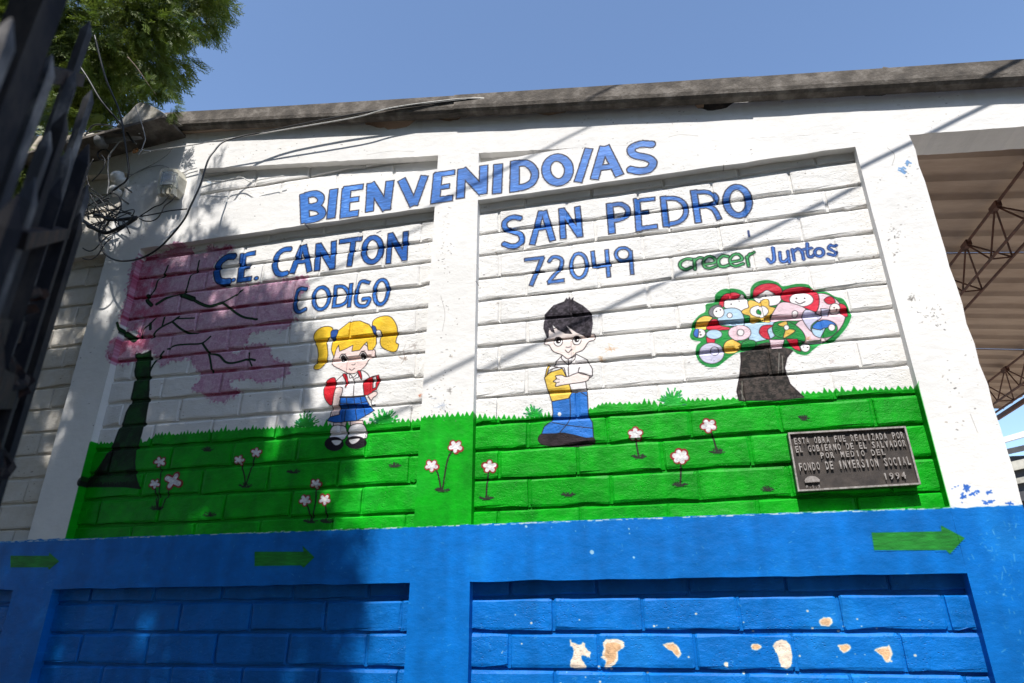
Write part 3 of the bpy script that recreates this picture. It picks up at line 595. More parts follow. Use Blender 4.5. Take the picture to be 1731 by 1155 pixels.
def noisy(name, c1, c2, scale, rough=.8, bstr=.5, bdist=.004, bscale=None, stretch=(1, 1, 1), metal=0, mid=None):
    m = mat(name, c1, rough, metal); N, L, b = nodes(m); v = mapping(m, pos(m), stretch)
    t = tex(m, 'Noise', scale, v, 8, .65)
    st = [(.35, c1), (.65, c2)] if mid is None else [(.3, c1), (.5, mid), (.7, c2)]
    L.new(ramp(m, t.outputs[0], st), b.inputs['Base Color'])
    t2 = tex(m, 'Noise', bscale or scale*4, v, 8, .6); bump(m, t2.outputs[0], bstr, bdist)
    return m
def mural_mat(name, block):
    m = mat(name); N, L, b = nodes(m); p = pos(m)
    sp = N.new('ShaderNodeSeparateXYZ'); L.new(p, sp.inputs[0])
    def lin(o, k, c):
        q = N.new('ShaderNodeMath'); q.operation = 'MULTIPLY_ADD'; L.new(o, q.inputs[0]); q.inputs[1].default_value = k; q.inputs[2].default_value = c; return q.outputs[0]
    u = lin(sp.outputs[0], PPM/MW, -MX0*PPM/MW); v = lin(sp.outputs[2], PPM/MH, -MZ0*PPM/MH)
    cb = N.new('ShaderNodeCombineXYZ'); L.new(u, cb.inputs[0]); L.new(v, cb.inputs[1])
    im = N.new('ShaderNodeTexImage'); im.image = img; im.extension = 'EXTEND'; im.interpolation = 'Cubic'; L.new(cb.outputs[0], im.inputs[0])
    n1 = tex(m, 'Noise', 9, p, 7, .65); mr = N.new('ShaderNodeMapRange'); mr.inputs[3].default_value = .93; mr.inputs[4].default_value = 1.05; L.new(n1.outputs[0], mr.inputs[0])
    mx = N.new('ShaderNodeMix'); mx.data_type = 'RGBA'; mx.blend_type = 'MULTIPLY'; mx.inputs[0].default_value = 1
    L.new(im.outputs[0], mx.inputs[6]); cc = N.new('ShaderNodeCombineXYZ')
    for i in range(3): L.new(mr.outputs[0], cc.inputs[i])
    L.new(cc.outputs[0], mx.inputs[7]); L.new(mx.outputs[2], b.inputs['Base Color'])
    b.inputs['Specular IOR Level'].default_value = .2
    hs = N.new('ShaderNodeSeparateColor'); hs.mode = 'HSV'; L.new(im.outputs[0], hs.inputs[0])
    rr = N.new('ShaderNodeMapRange'); rr.inputs[3].default_value = .85; rr.inputs[4].default_value = .5; L.new(hs.outputs[1], rr.inputs[0]); L.new(rr.outputs[0], b.inputs['Roughness'])
    if block:
        st = mapping(m, p, (.8, 1, 1.35))
        a = tex(m, 'Noise', 17, st, 10, .66); n = bump(m, a.outputs[0], .62, .011)
        vo = tex(m, 'Voronoi', 95, mapping(m, p, (.6, 1, 1.2))); vr = ramp(m, vo.outputs[0], [(.05, (0, 0, 0)), (.28, (1, 1, 1))])
        mk_ = tex(m, 'Noise', 7, p, 3); mm = N.new('ShaderNodeMath'); mm.operation = 'GREATER_THAN'; mm.inputs[1].default_value = .53; L.new(mk_.outputs[0], mm.inputs[0])
        m3 = N.new('ShaderNodeMath'); m3.operation = 'MULTIPLY'; L.new(vr, m3.inputs[0]); L.new(mm.outputs[0], m3.inputs[1])
        n = bump(m, m3.outputs[0], .6, .004, n)
        f_ = tex(m, 'Noise', 190, p, 3); bump(m, f_.outputs[0], .35, .0015, n)
    else:
        a = tex(m, 'Noise', 14, mapping(m, p, (1, 1, 1.5)), 7, .6); n = bump(m, a.outputs[0], .45, .008)
        f_ = tex(m, 'Noise', 150, mapping(m, p, (.75, 1, 1.2)), 4); bump(m, f_.outputs[0], .4, .0012, n)
    return m
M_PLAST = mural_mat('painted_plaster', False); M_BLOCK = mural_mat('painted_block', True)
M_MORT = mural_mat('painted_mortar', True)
M_CEM = noisy('weathered_fibre_cement', (.050, .043, .037), (.23, .205, .18), 9, .95, .7, .006, 55, (1.1, 1, 1.3), mid=(.105, .090, .076))
M_CEMD = noisy('fibre_cement_underside', (.32, .23, .17), (.46, .35, .27), 4, .9, .4, .004, 50, (.4, 1, 1))
M_CEML = noisy('pale_cement_ridge', (.16, .15, .12), (.40, .38, .34), 12, .9, .7, .006, 70)
M_RUST = noisy('rusty_red_primer', (.06, .022, .013), (.13, .045, .026), 20, .7, .4, .001, 120)
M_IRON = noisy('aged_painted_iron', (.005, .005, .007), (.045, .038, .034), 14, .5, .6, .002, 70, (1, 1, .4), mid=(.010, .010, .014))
M_IRONR = noisy('rusted_iron', (.006, .005, .006), (.06, .026, .014), 16, .75, .8, .004, 60, mid=(.014, .011, .012))
M_IRONL = noisy('weathered_sunlit_iron', (.022, .021, .022), (.30, .27, .245), 18, .6, .9, .003, 60, (1, 1, .3), mid=(.05, .05, .056))  # weathered grey iron; its pale speckle also paints sunlight on the bars
M_BLACK = mat('black_cable_sheath', (.012, .012, .013), .45)
M_GREYC = noisy('grey_cable_sheath', (.16, .16, .16), (.32, .31, .29), 60, .6, .2, .0006)
M_METAL = noisy('dull_grey_metal', (.12, .12, .12), (.26, .26, .26), 14, .5, .3, .001)
M_CREAM = noisy('aged_cream_plastic', (.36, .33, .25), (.60, .57, .48), 18, .55, .2, .001)
M_CERAM = noisy('white_ceramic', (.5, .49, .46), (.72, .71, .68), 25, .35, .1, .001)
M_BRASS = mat('copper_connector', (.35, .15, .05), .4, .8)
M_PLQ = noisy('dark_bronze', (.040, .034, .032), (.085, .070, .062), 18, .5, .35, .001, 160, metal=.35)
M_PLQL = noisy('worn_bronze_edge', (.20, .175, .16), (.42, .39, .37), 60, .5, .3, .0006, metal=.2)
M_GRND = noisy('dusty_asphalt_ground', (.085, .07, .052), (.13, .11, .085), 1.2, .95, .5, .01, 20)
M_BARK = noisy('cypress_bark', (.06, .04, .028), (.16, .115, .085), 16, .9, .8, .01, 40, (1, 1, .25))
M_DARK = noisy('unpainted_block_inside', (.22, .21, .20), (.33, .32, .30), 6, .9, .5, .004)
def glassy(name, c, rough=.05):
    m = mat(name, c, rough); b = m.node_tree.nodes['Principled BSDF']; b.inputs['Transmission Weight'].default_value = .85; b.inputs['IOR'].default_value = 1.3; return m
M_GLASS = glassy('meter_glass', (.85, .9, .9))
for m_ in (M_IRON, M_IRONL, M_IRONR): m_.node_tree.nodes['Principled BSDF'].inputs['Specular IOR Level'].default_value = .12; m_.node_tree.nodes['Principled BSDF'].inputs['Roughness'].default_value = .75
def leafmat(name, c1, c2):
    m = mat(name, c1, .55); N, L, b = nodes(m); t = tex(m, 'Noise', 3.5, pos(m), 3)
    o = ramp(m, t.outputs[0], [(.3, c1), (.7, c2)]); L.new(o, b.inputs['Base Color'])
    tr_ = N.new('ShaderNodeBsdfTranslucent'); L.new(o, tr_.inputs[0]); ms = N.new('ShaderNodeMixShader'); ms.inputs[0].default_value = .38
    out = N['Material Output']; L.new(b.outputs[0], ms.inputs[1]); L.new(tr_.outputs[0], ms.inputs[2]); L.new(ms.outputs[0], out.inputs[0]); return m
M_LEAF = leafmat('cypress_scale_leaves', (.055, .105, .012), (.17, .22, .030))

# ------------------------------------------------------------------ ground
mb = MB(); mb.add([(-300, -300, 0), (300, -300, 0), (300, 300, 0), (-300, 300, 0)], [(0, 1, 2, 3)])
tag(mb.build('ground', M_GRND), kind='structure')

mb = MB(); mb.add([(-12, .2, .02), (60, .2, .02), (60, 60, .02), (-12, 60, .02)], [(0, 1, 2, 3)])
M_FLOOR = noisy('pale_bounce_floor', (.42, .36, .28), (.56, .49, .39), 1.5, .9, .4, .006, 20)
tag(mb.build('added_bounce_floor', M_FLOOR), kind='structure')  # unseen pale floor, added to bounce light up to the roof underside

# ------------------------------------------------------------------ school wall
wall = empty('school_wall', (0, .09, 0))
tag(wall, 'school wall of painted blocks between white pillars, with welcome lettering and mural above a blue base', 'wall')
SURF = []                                                       # front faces, for cutting the painted figures out of them
def grid_block(name, mt, x0f, x1f, z0f, z1f, yf, yb, nx, nz, jit=(0, 0, 0, 0), amp=.0012, label=None, rag=None):
    """a slab whose front is a slightly uneven trowelled grid; x0f.. are edge functions; jit: left,right,bottom,top edge wander"""
    vs = []
    for j in range(nz+1):
        for i in range(nx+1):
            s, t = i/nx, j/nz
            xm = x0f(t)*(1-s)+x1f(t)*s; z0, z1 = z0f(xm), z1f(xm); z = z0*(1-t)+z1*t
            if i == 0: xm += random.gauss(0, jit[0])
            if i == nx: xm += random.gauss(0, jit[1])
            if j == 0: z += random.gauss(0, jit[2])
            if j == nz: z += random.gauss(0, jit[3])
            inner = 0 < i < nx and 0 < j < nz
            y = yf + (amp*2*mnoise.noise(Vector((xm*3, z*3, 0.5))) if inner else 0)
            vs.append((xm, y, z))
    n = len(vs); fs = []
    for j in range(nz):
        for i in range(nx):
            a = j*(nx+1)+i; fs.append((a, a+1, a+nx+2, a+nx+1))
    per = [i for i in range(nx+1)]+[j*(nx+1)+nx for j in range(1, nz+1)]+[nz*(nx+1)+i for i in range(nx-1, -1, -1)]+[j*(nx+1) for j in range(nz-1, 0, -1)]
    for k, p in enumerate(per): vs.append((vs[p][0], yb, vs[p][2]))
    m = len(per)
    for k in range(m): fs.append((per[k], n+k, n+(k+1) % m, per[(k+1) % m]))
    fs.append(tuple(n+k for k in range(m)))
    fs = [tuple(f) for f in fs]
    mb = MB(); mb.add(vs, fs); o = mb.build(name, mt, wall)
    for f in fs[:nx*nz]: SURF.append([vs[i] for i in f])
    if label: o['label'] = label
    return o
C = lambda v: (lambda *_: v)
def zt(x):                                                     # underside of the sloping top beam
    return float(np.interp(x, [-5.2, -2.33, .72, 2.06, 2.33, 3.6], [4.88, 4.527, 4.152, 3.987, 3.918, 3.80]))
ZFP = np.polyfit([-4.2, -2.3, -.97, -.03, .94, 2.87, 3.8], [5.12, 4.815, 4.65, 4.485, 4.336, 4.075, 3.95], 2)
def zf(x):                                                     # lower edge of the verge at Y = -.05
    return float(np.polyval(ZFP, x))
def ztop(x):
    d = .062+.02*mnoise.noise(Vector((x*5, 0, 0)))+.012*mnoise.noise(Vector((x*17, 0, 4)))
    for a, b, k in ((-.80, -.42, .085), (-.30, -.12, .04), (1.28, 1.52, .06), (.35, .55, .035), (2.15, 2.35, .03), (-2.45, -2.2, .05)):
        if a < x < b: d -= k*math.sin(math.pi*(x-a)/(b-a))**.5
    return zf(x)+d
j_ = .0016
colL = lambda x: (lambda t: x)
def mid_l(z): return -.262-(4.3-z)*.0131
cols = [(-4.75, -4.49, None), (-2.59, -2.33, None), ('mid', 0, None), (2.06, 2.327, None)]
for k, (a, b, _) in enumerate(cols):
    ztc = zt
    if a == 'mid': x0f = lambda t: mid_l(t*4.27)
    else: x0f = (lambda t, a=a: a)
    grid_block('column', M_PLAST, x0f, C(b), C(0.0), ztc, 0, .18, 3, 40, (.0004, .0004 if k != 3 else .003, 0, 0))
def ml(t): return mid_l(4.03)
BAYS = [(-4.49, -2.59), (-2.33, None), (0, 2.06)]
for (a, b) in BAYS:
    bb = (lambda z, dz=0: (lambda t: mid_l(z+dz*t))) if b is None else (lambda z, dz=0, b=b: (lambda t: b))
    bx = mid_l(4.03) if b is None else b
    grid_block('beam', M_PLAST, C(a), bb(3.895, .275), C(3.895), lambda x: min(4.17, zt(x)), 0, .18, 26, 4, (0, 0, j_, j_))
    grid_block('beam', M_PLAST, C(a), bb(1.776, .26), C(1.776), C(2.036), 0, .18, 26, 4, (0, 0, j_, .0006))
    grid_block('beam', M_PLAST, C(a), bb(.1), C(0.0), C(.22), 0, .18, 20, 1)
grid_block('beam', M_PLAST, C(-4.75), C(4.2), zt, ztop, 0, .18, 340, 4, (0, 0, .0012, .003))
grid_block('meter_pedestal', M_PLAST, C(-2.33), C(-2.0), C(4.17), zt, 0, .178, 4, 5, (0, j_, 0, 0))
# parapet below the open bay at the right
grid_block('parapet', M_PLAST, C(2.327), C(4.2), C(0), C(1.72), .03, .17, 10, 6)

# blocks
def brick(x0, x1, z0, z1, yf=YP, depth=.015):
    SL = [0, .028, .33, .66, .972, 1]; TL_ = [0, .09, .91, 1]
    nx, nz = 5, 3; vs = []; cz = random.gauss(0, .0014)
    tl = random.gauss(0, .0018); tp = random.gauss(0, .0014)
    for j in range(nz+1):
        for i in range(nx+1):
            s, t = SL[i], TL_[j]; x = x0+(x1-x0)*s; z = z0+(z1-z0)*t; y = yf+cz+tl*(s-.5)+tp*(t-.5)+random.gauss(0, .0010)
            if i == 0: x += abs(random.gauss(0, .0022))
            if i == nx: x -= abs(random.gauss(0, .0022))
            if j == 0: z += abs(random.gauss(0, .0036)) - .001 + (.007 if random.random() < .08 else 0)
            if j == nz: z -= abs(random.gauss(0, .0020))
            if 0 < i < nx: x += random.gauss(0, .012)*(1 if 1 < i < nx-1 else .2)
            if 0 < j < nz: z += random.gauss(0, .0018)
            if i in (0, nx): y += .0036
            if j == 0: y += .0018+abs(random.gauss(0, .0014))
            if j == nz: y += .0062+abs(random.gauss(0, .002))
            vs.append((x, y, z))
    per = [i for i in range(nx+1)]+[j*(nx+1)+nx for j in range(1, nz+1)]+[nz*(nx+1)+i for i in range(nx-1, -1, -1)]+[j*(nx+1) for j in range(nz-1, 0, -1)]
    n = len(vs); cx_, cz_ = (x0+x1)/2, (z0+z1)/2; fs = []
    for j in range(nz):
        for i in range(nx): a = j*(nx+1)+i; fs.append((a, a+1, a+nx+2, a+nx+1))
    for p in per:
        v = vs[p]; vs.append((v[0]+(.003 if v[0] > cx_ else -.003), yf+depth+.004, v[2]+(.003 if v[2] > cz_ else -.0025)))
    m = len(per)
    for k in range(m): fs.append((per[k], n+k, n+(k+1) % m, per[(k+1) % m]))
    mb = MB(); mb.add(vs, fs); mb.build('brick', M_BLOCK, wall)
    for f in fs[:nx*nz]: SURF.append([vs[i] for i in f])
MORT = MB()
def panel(xa, xb, rows, zcut=None):
    """rows: list of (ztop, zbottom, first joint x); block pitch .40"""
    zlo, zhi = rows[-1][1], rows[0][0]
    MORT.add([(xa-.01, YP+.0145, zlo-.02), (xb+.01, YP+.0145, zlo-.02), (xb+.01, YP+.0145, zhi+.02), (xa-.01, YP+.0145, zhi+.02),
              (xa-.01, YP+.10, zlo-.02), (xb+.01, YP+.10, zlo-.02), (xb+.01, YP+.10, zhi+.02), (xa-.01, YP+.10, zhi+.02)], [(0, 1, 2, 3), (5, 4, 7, 6)])
    SURF.append([(xa-.01, YP+.0145, zlo-.02), (xb+.01, YP+.0145, zlo-.02), (xb+.01, YP+.0145, zhi+.02), (xa-.01, YP+.0145, zhi+.02)])
    for (z1, z0, jx) in rows:
        k0 = math.floor((xa-jx)/.4); js = [jx+.4*(k0+i) for i in range(40) if xa+.03 < jx+.4*(k0+i) < xb-.03]
        js = [x+random.gauss(0, .004) for x in js]; ed = [xa-.008]+js+[xb+.008]
        dz = random.gauss(0, .001)
        for i in range(len(ed)-1):
            a = ed[i]+(.005 if i else 0); b = ed[i+1]-(.005 if i < len(ed)-2 else 0)
            brick(a, b, z0+.0130+dz+random.gauss(0, .0014), z1+random.gauss(0, .001))
            if i:                                              # perpend joint, struck almost flush
                x = ed[i]; yj = YP+.0068+random.gauss(0, .0015)
                q = [(x-.008, yj+.003, z0+.011), (x, yj, z0+.011), (x+.008, yj+.003, z0+.011), (x+.008, yj+.003, z1-.002), (x, yj, z1-.002), (x-.008, yj+.003, z1-.002)]
                MORT.add(q, [(0, 1, 4, 5), (1, 2, 3, 4)]); SURF.append([q[0], q[1], q[4], q[5]]); SURF.append([q[1], q[2], q[3], q[4]])
ZU = [3.93, 3.832, 3.683, 3.541, 3.39, 3.249, 3.10, 2.969, 2.827, 2.68, 2.536, 2.397, 2.249, 2.102, 2.0]
def rowsU(A, Bj, zs=ZU): return [(zs[i], zs[i+1], A if i % 2 == 0 else Bj) for i in range(len(zs)-1)]
panel(0, 2.06, rowsU(.27, .123)); panel(-2.33, -.275, rowsU(-1.006, -1.16)); panel(-4.49, -2.59, rowsU(-2.9, -2.75))
ZB = [1.80, 1.702, 1.556, 1.406, 1.26, 1.115, .97, .825, .68, .535, .39, .245, .15]
def rowsB(js): return [(ZB[i], ZB[i+1], js[0] if i == 0 else js[1+(i-1) % 2]) for i in range(len(ZB)-1)]
panel(0, 2.06, rowsB([.18, .3731, .177])); panel(-2.33, -.295, rowsB([-1.33, -1.15, -1.315])); panel(-4.49, -2.59, rowsB([-2.9, -3.0, -2.8]))
panel(-2.0, -.262, [(4.52, 4.445, -1.77), (4.445, 4.30, -1.58), (4.30, 4.14, -1.77)]); panel(0, .9, [(4.27, 4.14, .33)]); panel(-4.49, -2.59, [(4.8, 4.59, -2.9), (4.59, 4.44, -3.1), (4.44, 4.29, -2.9), (4.29, 4.14, -3.1)])
mo = MORT.build('mortar', M_MORT, wall); mo['kind'] = 'stuff'
# solid core behind the facing so that no daylight leaks through the joints
core = MB()
for (a, b) in ((-4.49, -2.59), (-2.33, -.29), (0, 2.06)): core.box((a, .15, .0), (b, .176, 4.0 if a > -.1 else 4.25))
core.build('inner_leaf', M_DARK, wall)

# the painted figures, cut from the very faces they are painted on (same paint, 1 mm proud)
sb = np.array([[min(p[0] for p in q), max(p[0] for p in q), min(p[2] for p in q), max(p[2] for p in q)] for q in SURF])
def cut_figure(fid, name, label):
    ys, xs = np.nonzero(FID == fid)
    if len(ys) < 20: return
    x0, x1 = xs.min()/PPM+MX0, (xs.max()+1)/PPM+MX0; z0, z1 = ys.min()/PPM+MZ0, (ys.max()+1)/PPM+MZ0
    sel = np.nonzero((sb[:, 1] > x0) & (sb[:, 0] < x1) & (sb[:, 3] > z0) & (sb[:, 2] < z1))[0]
    cell = .008 if max(x1-x0, z1-z0) < .35 else .0125
    bm = bmesh.new()
    for i in sel:
        bm.faces.new([bm.verts.new(p) for p in SURF[i]])
    for ax, lo, hi in ((0, x0, x1), (2, z0, z1)):
        n = int((hi-lo)/cell)+1
        for k in range(n+1):
            co = [0, 0, 0]; co[ax] = lo+k*cell; no = [0, 0, 0]; no[ax] = 1
            bmesh.ops.bisect_plane(bm, geom=bm.verts[:]+bm.edges[:]+bm.faces[:], plane_co=co, plane_no=no, dist=1e-6, clear_inner=(k == 0), clear_outer=(k == n))
    kill = []
    sub = FID == fid
    for f in bm.faces:
        c = f.calc_center_median(); i, j = int((c.x-MX0)*PPM), int((c.z-MZ0)*PPM); r = int(cell*PPM/2)
        blk = sub[max(j-r, 0):j+r+1, max(i-r, 0):i+r+1]
        if blk.mean() < .3 or abs(f.normal.y) < .3: kill.append(f)
    bmesh.ops.delete(bm, geom=kill, context='FACES')
    for v in bm.verts: v.co.y -= .0012
    if len(bm.faces) > 0:
        bmesh.ops.remove_doubles(bm, verts=bm.verts[:], dist=1e-5)
        me = bpy.data.meshes.new(name); bm.to_mesh(me); o = link(name, me, M_BLOCK if (z0+z1)/2 < 3.89 and not (z1 < 2.03) else M_PLAST, wall)
        if label: o['label'] = label
    bm.free()
for i in range(1, len(FIGS)): cut_figure(i, *FIGS[i])

# ------------------------------------------------------------------ commemorative plaque
pq = empty('plaque', (1.727, .02, 2.255)); tag(pq, 'dark bronze commemorative plaque with raised lettering and pale rim on the green blocks', 'plaque')
PC = [at(1331, 733, .008), at(1529, 722, .008), at(1555, 820, .008), at(1348, 832, .008)]
def pp(s, t, y):                                                # s right, t up, on the plaque
    a = PC[3].lerp(PC[2], s); b = PC[0].lerp(PC[1], s); p = a.lerp(b, t); return Vector((p.x, y, p.z))
mb = MB()
vs = [pp(s, t, y) for y in (.006, .046) for (s, t) in ((0, 0), (1, 0), (1, 1), (0, 1))]
mb.add(vs, [(0, 1, 2, 3), (4, 7, 6, 5), (0, 4, 5, 1), (1, 5, 6, 2), (2, 6, 7, 3), (3, 7, 4, 0)]); mb.build('plate', M_PLQ, pq)
mb = MB(); e = .014; e2 = .028
outer = [(0, 0), (1, 0), (1, 1), (0, 1)]; inner = [(e, e2), (1-e, e2), (1-e, 1-e2), (e, 1-e2)]
vs = [pp(*c, y) for y in (-.008, .007) for c in outer+inner]
fs = []
for k in range(4):
    n = (k+1) % 4; fs += [(k, n, 4+n, 4+k), (k, 8+k, 8+n, n), (4+k, 4+n, 12+n, 12+k)]
mb.add(vs, fs); mb.build('rim', M_PLQL, pq)
GL = {}
def glyph(ch):
    if ch not in GL:
        cu = bpy.data.curves.new('glyph', 'FONT'); cu.body = ch; cu.size = 1; cu.extrude = .06; cu.offset = .02; cu.resolution_u = 2
        ob = bpy.data.objects.new('glyph', cu); COL.objects.link(ob); dg = bpy.context.evaluated_depsgraph_get()
        me = bpy.data.meshes.new_from_object(ob.evaluated_get(dg)); COL.objects.unlink(ob); bpy.data.objects.remove(ob)
        xs_ = [v.co.x for v in me.vertices]; ys_ = [v.co.y for v in me.vertices]
        cx_ = (min(xs_)+max(xs_))/2
        for v in me.vertices: v.co.x -= cx_
        me.materials.clear(); me.materials.append(M_PLQL); GL[ch] = (me, max(xs_)-min(xs_))
    return GL[ch]
def textline(txt, s0, s1, t0, t1):
    n = len(txt); a, b = pp(s0, t0, .002), pp(s1, t0, .002); hgt = (pp(s0, t1, 0)-pp(s0, t0, 0)).length; st = (b-a).length/(n-1)
    for i, ch in enumerate(txt):
        if ch == ' ': continue
        me, wd = glyph(ch); o = bpy.data.objects.new('letter', me); COL.objects.link(o); o.parent = pq
        p = a.lerp(b, i/(n-1)) if n > 1 else a
        sx = min(st*.66/max(wd, .2), hgt/.72) if ch not in 'I1.-' else hgt/.72*.8
        ang = math.atan2(b.z-a.z, b.x-a.x)
        o.matrix_world = Matrix.Translation(p) @ Matrix.Rotation(-ang, 4, 'Y') @ Matrix.Rotation(R2(90), 4, 'X') @ Matrix.Diagonal((sx, hgt/.72, .11, 1))
        o.matrix_parent_inverse = Matrix.Translation(-pq.location)
        o.matrix_basis = o.matrix_world.copy() if False else o.matrix_basis
        o.matrix_parent_inverse = Matrix.Translation(-pq.location); o.matrix_local = Matrix.Translation(-pq.location) @ (Matrix.Translation(p) @ Matrix.Rotation(-ang, 4, 'Y') @ Matrix.Rotation(R2(90), 4, 'X') @ Matrix.Diagonal((sx, hgt/.72, .11, 1)))
textline('ESTA OBRA FUE REALIZADA POR', .055, .955, .795, .905)
textline('EL GOBIERNO DE EL SALVADOR', .055, .955, .655, .765)
textline('POR MEDIO DEL', .26, .77, .53, .63)
textline('FONDO DE INVERSION SOCIAL', .06, .955, .34, .475)
textline('1994', .74, .885, .115, .225); textline('F.I.S', .085, .185, .045, .09)
mb = MB()
em = [(.075, .14), (.195, .14), (.20, .17), (.185, .21), (.165, .235), (.135, .245), (.105, .235), (.085, .21), (.072, .17)]
n = len(em); vs = [pp(*c, -.004) for c in em]+[pp(*c, .007) for c in em]
mb.add(vs, [tuple(range(n))]+[(k, n+k, n+(k+1) % n, (k+1) % n) for k in range(n)]); mb.build('emblem', M_PLQL, pq)

# ------------------------------------------------------------------ roof: verge pieces, corrugated sheets, trusses
roof = empty('corrugated_roof', (1.2, 2.5, 4.3)); tag(roof, 'weathered corrugated cement roof with a thick dark verge along the top of the wall', 'roof')
def zroof(x): return 4.545-.126*x
def verge(xa, xb, dz=0.0, dy=0.0):
    nseg = max(3, int((xb-xa)/.09)); prof = []                    # profile as (y, z above lower edge)
    H = .128; dz += .02; dy -= .03
    prof = [(.0, H), (.0, .045), (.006, .022), (.020, .006), (.042, .0), (.060, .0), (.060, .012), (.044, .012), (.028, .020), (.018, .035), (.016, .05), (.016, H)]
    vs = []; m = len(prof)
    for i in range(nseg+1):
        x = xa+(xb-xa)*i/nseg
        for (py, pz) in prof:
            wob = .0022*mnoise.noise(Vector((x*6, py*40, pz*20)))
            vs.append((x, -.052+dy+py+wob, zf(x)+dz+pz+wob*1.5))
    fs = [(i*m+k, i*m+(k+1) % m, (i+1)*m+(k+1) % m, (i+1)*m+k) for i in range(nseg) for k in range(m)]
    fs += [tuple(range(m)), tuple(nseg*m+k for k in range(m))[::-1]]
    mb = MB(); mb.add(vs, fs); return mb.build('verge_piece', M_CEM, roof)
verge(-2.33, -.135); verge(-.142, 1.59, .0, -.006); verge(1.580, 3.9, .003)
mb = MB(); mb.add([(2.27, -.04, zf(2.27)+.165), (2.38, -.04, zf(2.38)+.165), (2.28, -.04, zf(2.27)+.20), (2.27, .01, zf(2.27)+.165), (2.38, .01, zf(2.38)+.165), (2.28, .01, zf(2.27)+.20)],
                  [(0, 1, 2), (3, 5, 4), (0, 3, 4, 1), (1, 4, 5, 2), (2, 5, 3, 0)]); mb.build('broken_chip', M_CEM, roof)
def corr(y):                                                   # trapezoidal corrugation, pitch .235
    t = (y % .235)/.235
    return .026*(t/.82 if t < .82 else (1-t)/.18)
def sheet(xa, xb, ya, yb, lift=0.0):
    ys_ = []; y = ya
    for k in range(int((yb-ya)/.235)+2):
        for t in (0, .78, .84, .98):
            yy = ya+(k+t)*.235
            if yy <= yb: ys_.append(yy)
    vs = []; n = len(ys_)
    for x in (xa, xb):
        for y in ys_: vs.append((x, y, zroof(x)+corr(y-ya)+lift))
        for y in ys_: vs.append((x, y, zroof(x)+corr(y-ya)+.012+lift))
    fs = []
    for k in range(n-1):
        fs += [(k, k+1, 2*n+k+1, 2*n+k), (n+k, 3*n+k, 3*n+k+1, n+k+1), (k, n+k, n+k+1, k+1), (2*n+k, 2*n+k+1, 3*n+k+1, 3*n+k)]
    fs += [(0, 2*n, 3*n, n), (n-1, 2*n-1, 4*n-1, 3*n-1)]
    mb = MB(); mb.add(vs, fs); return mb.build('roof_sheet', M_CEMD, roof)
yy = -.03
for r in range(6):
    for (xa, xb) in ((-2.3, 1.35), (1.2, 4.97)):
        sheet(xa, xb, yy, yy+.94+.13, .0+(.014 if r % 2 else 0)+(.014 if xa > 0 else 0))
    yy += .94
def truss(X, y0, y1, x_b1, x_b2, dz, ph):
    t = empty('roof_truss', (X, (y0+y1)/2, zroof(X)))
    zc = zroof(X)-.018
    for nm, x, z in (('top_chord', X, zc), ('bottom_chord', x_b1, zc-dz), ('bottom_chord', x_b2, zc-dz)):
        mb = MB(); mb.tube([(x, y0, z), (x, (y0+y1)/2, z), (x, y1, z)], .011, 6); mb.build(nm, M_RUST, t)
    y = y0+ph
    while y < y1-.3:
        for xb_ in (x_b1, x_b2):
            for sgn in (-1, 1):
                mb = MB(); mb.tube([(X, y, zc), (xb_, y+sgn*.245, zc-dz)], .0065, 5); mb.build('web_bar', M_RUST, t)
        mb = MB(); mb.tube([(x_b1, y+.245, zc-dz), (x_b2, y+.245, zc-dz)], .006, 5); mb.build('web_bar', M_RUST, t)
        mb = MB(); mb.box((X-.018, y-.05, zc-.03), (X+.018, y+.05, zc+.012)); mb.build('gusset', M_RUST, t)
        y += .49
    return t
tag(truss(3.215, .18, 5.7, 3.215, 3.345, .265, .49), 'rusty red lattice truss nearest the pillar, under the corrugated roof', 'truss', 'roof trusses')
tag(truss(4.41, .18, 5.7, 4.37, 4.52, .265, .05), 'rusty lattice truss farther back, low near the roof eave', 'truss', 'roof trusses')
# purlin at the eave
mb = MB(); mb.bar((4.93, .1, zroof(4.93)-.05), (4.93, 5.75, zroof(4.93)-.05), .03, .05); mb.build('eave_purlin', M_RUST, roof)
# left tier of the roof: dark overhanging sheet end and pale ridge cap
a, b = at(150, 232, -.22), at(277, 198, -.22)
mb = MB()
vs = []
for (p, q) in ((a, b),):
    ext = p+(p-q)*1.4
    for P in (ext, q):
        vs += [(P.x, P.y, P.z), (P.x, P.y, P.z+.02), (P.x, .4, P.z+.03), (P.x, .4, P.z+.01)]
mb.add(vs, [(0, 1, 2, 3), (4, 7, 6, 5), (0, 4, 5, 1), (1, 5, 6, 2), (2, 6, 7, 3), (3, 7, 4, 0)]); mb.build('overhanging_sheet', M_CEM, roof)
rp = [at(u, v, -.20) for (u, v) in ((196, 214), (205, 203), (220, 188), (231, 176), (238, 173), (246, 174), (254, 178), (264, 183), (283, 197))]
mb = MB(); n = len(rp)
vs = [tuple(p) for p in rp]+[(p.x+.02, p.y+.22, p.z+.05) for p in rp]
mb.add(vs, [tuple(range(n))[::-1], tuple(range(n, 2*n))]+[(k, (k+1) % n, n+(k+1) % n, n+k) for k in range(n)]); mb.build('ridge_cap', M_CEML, roof)

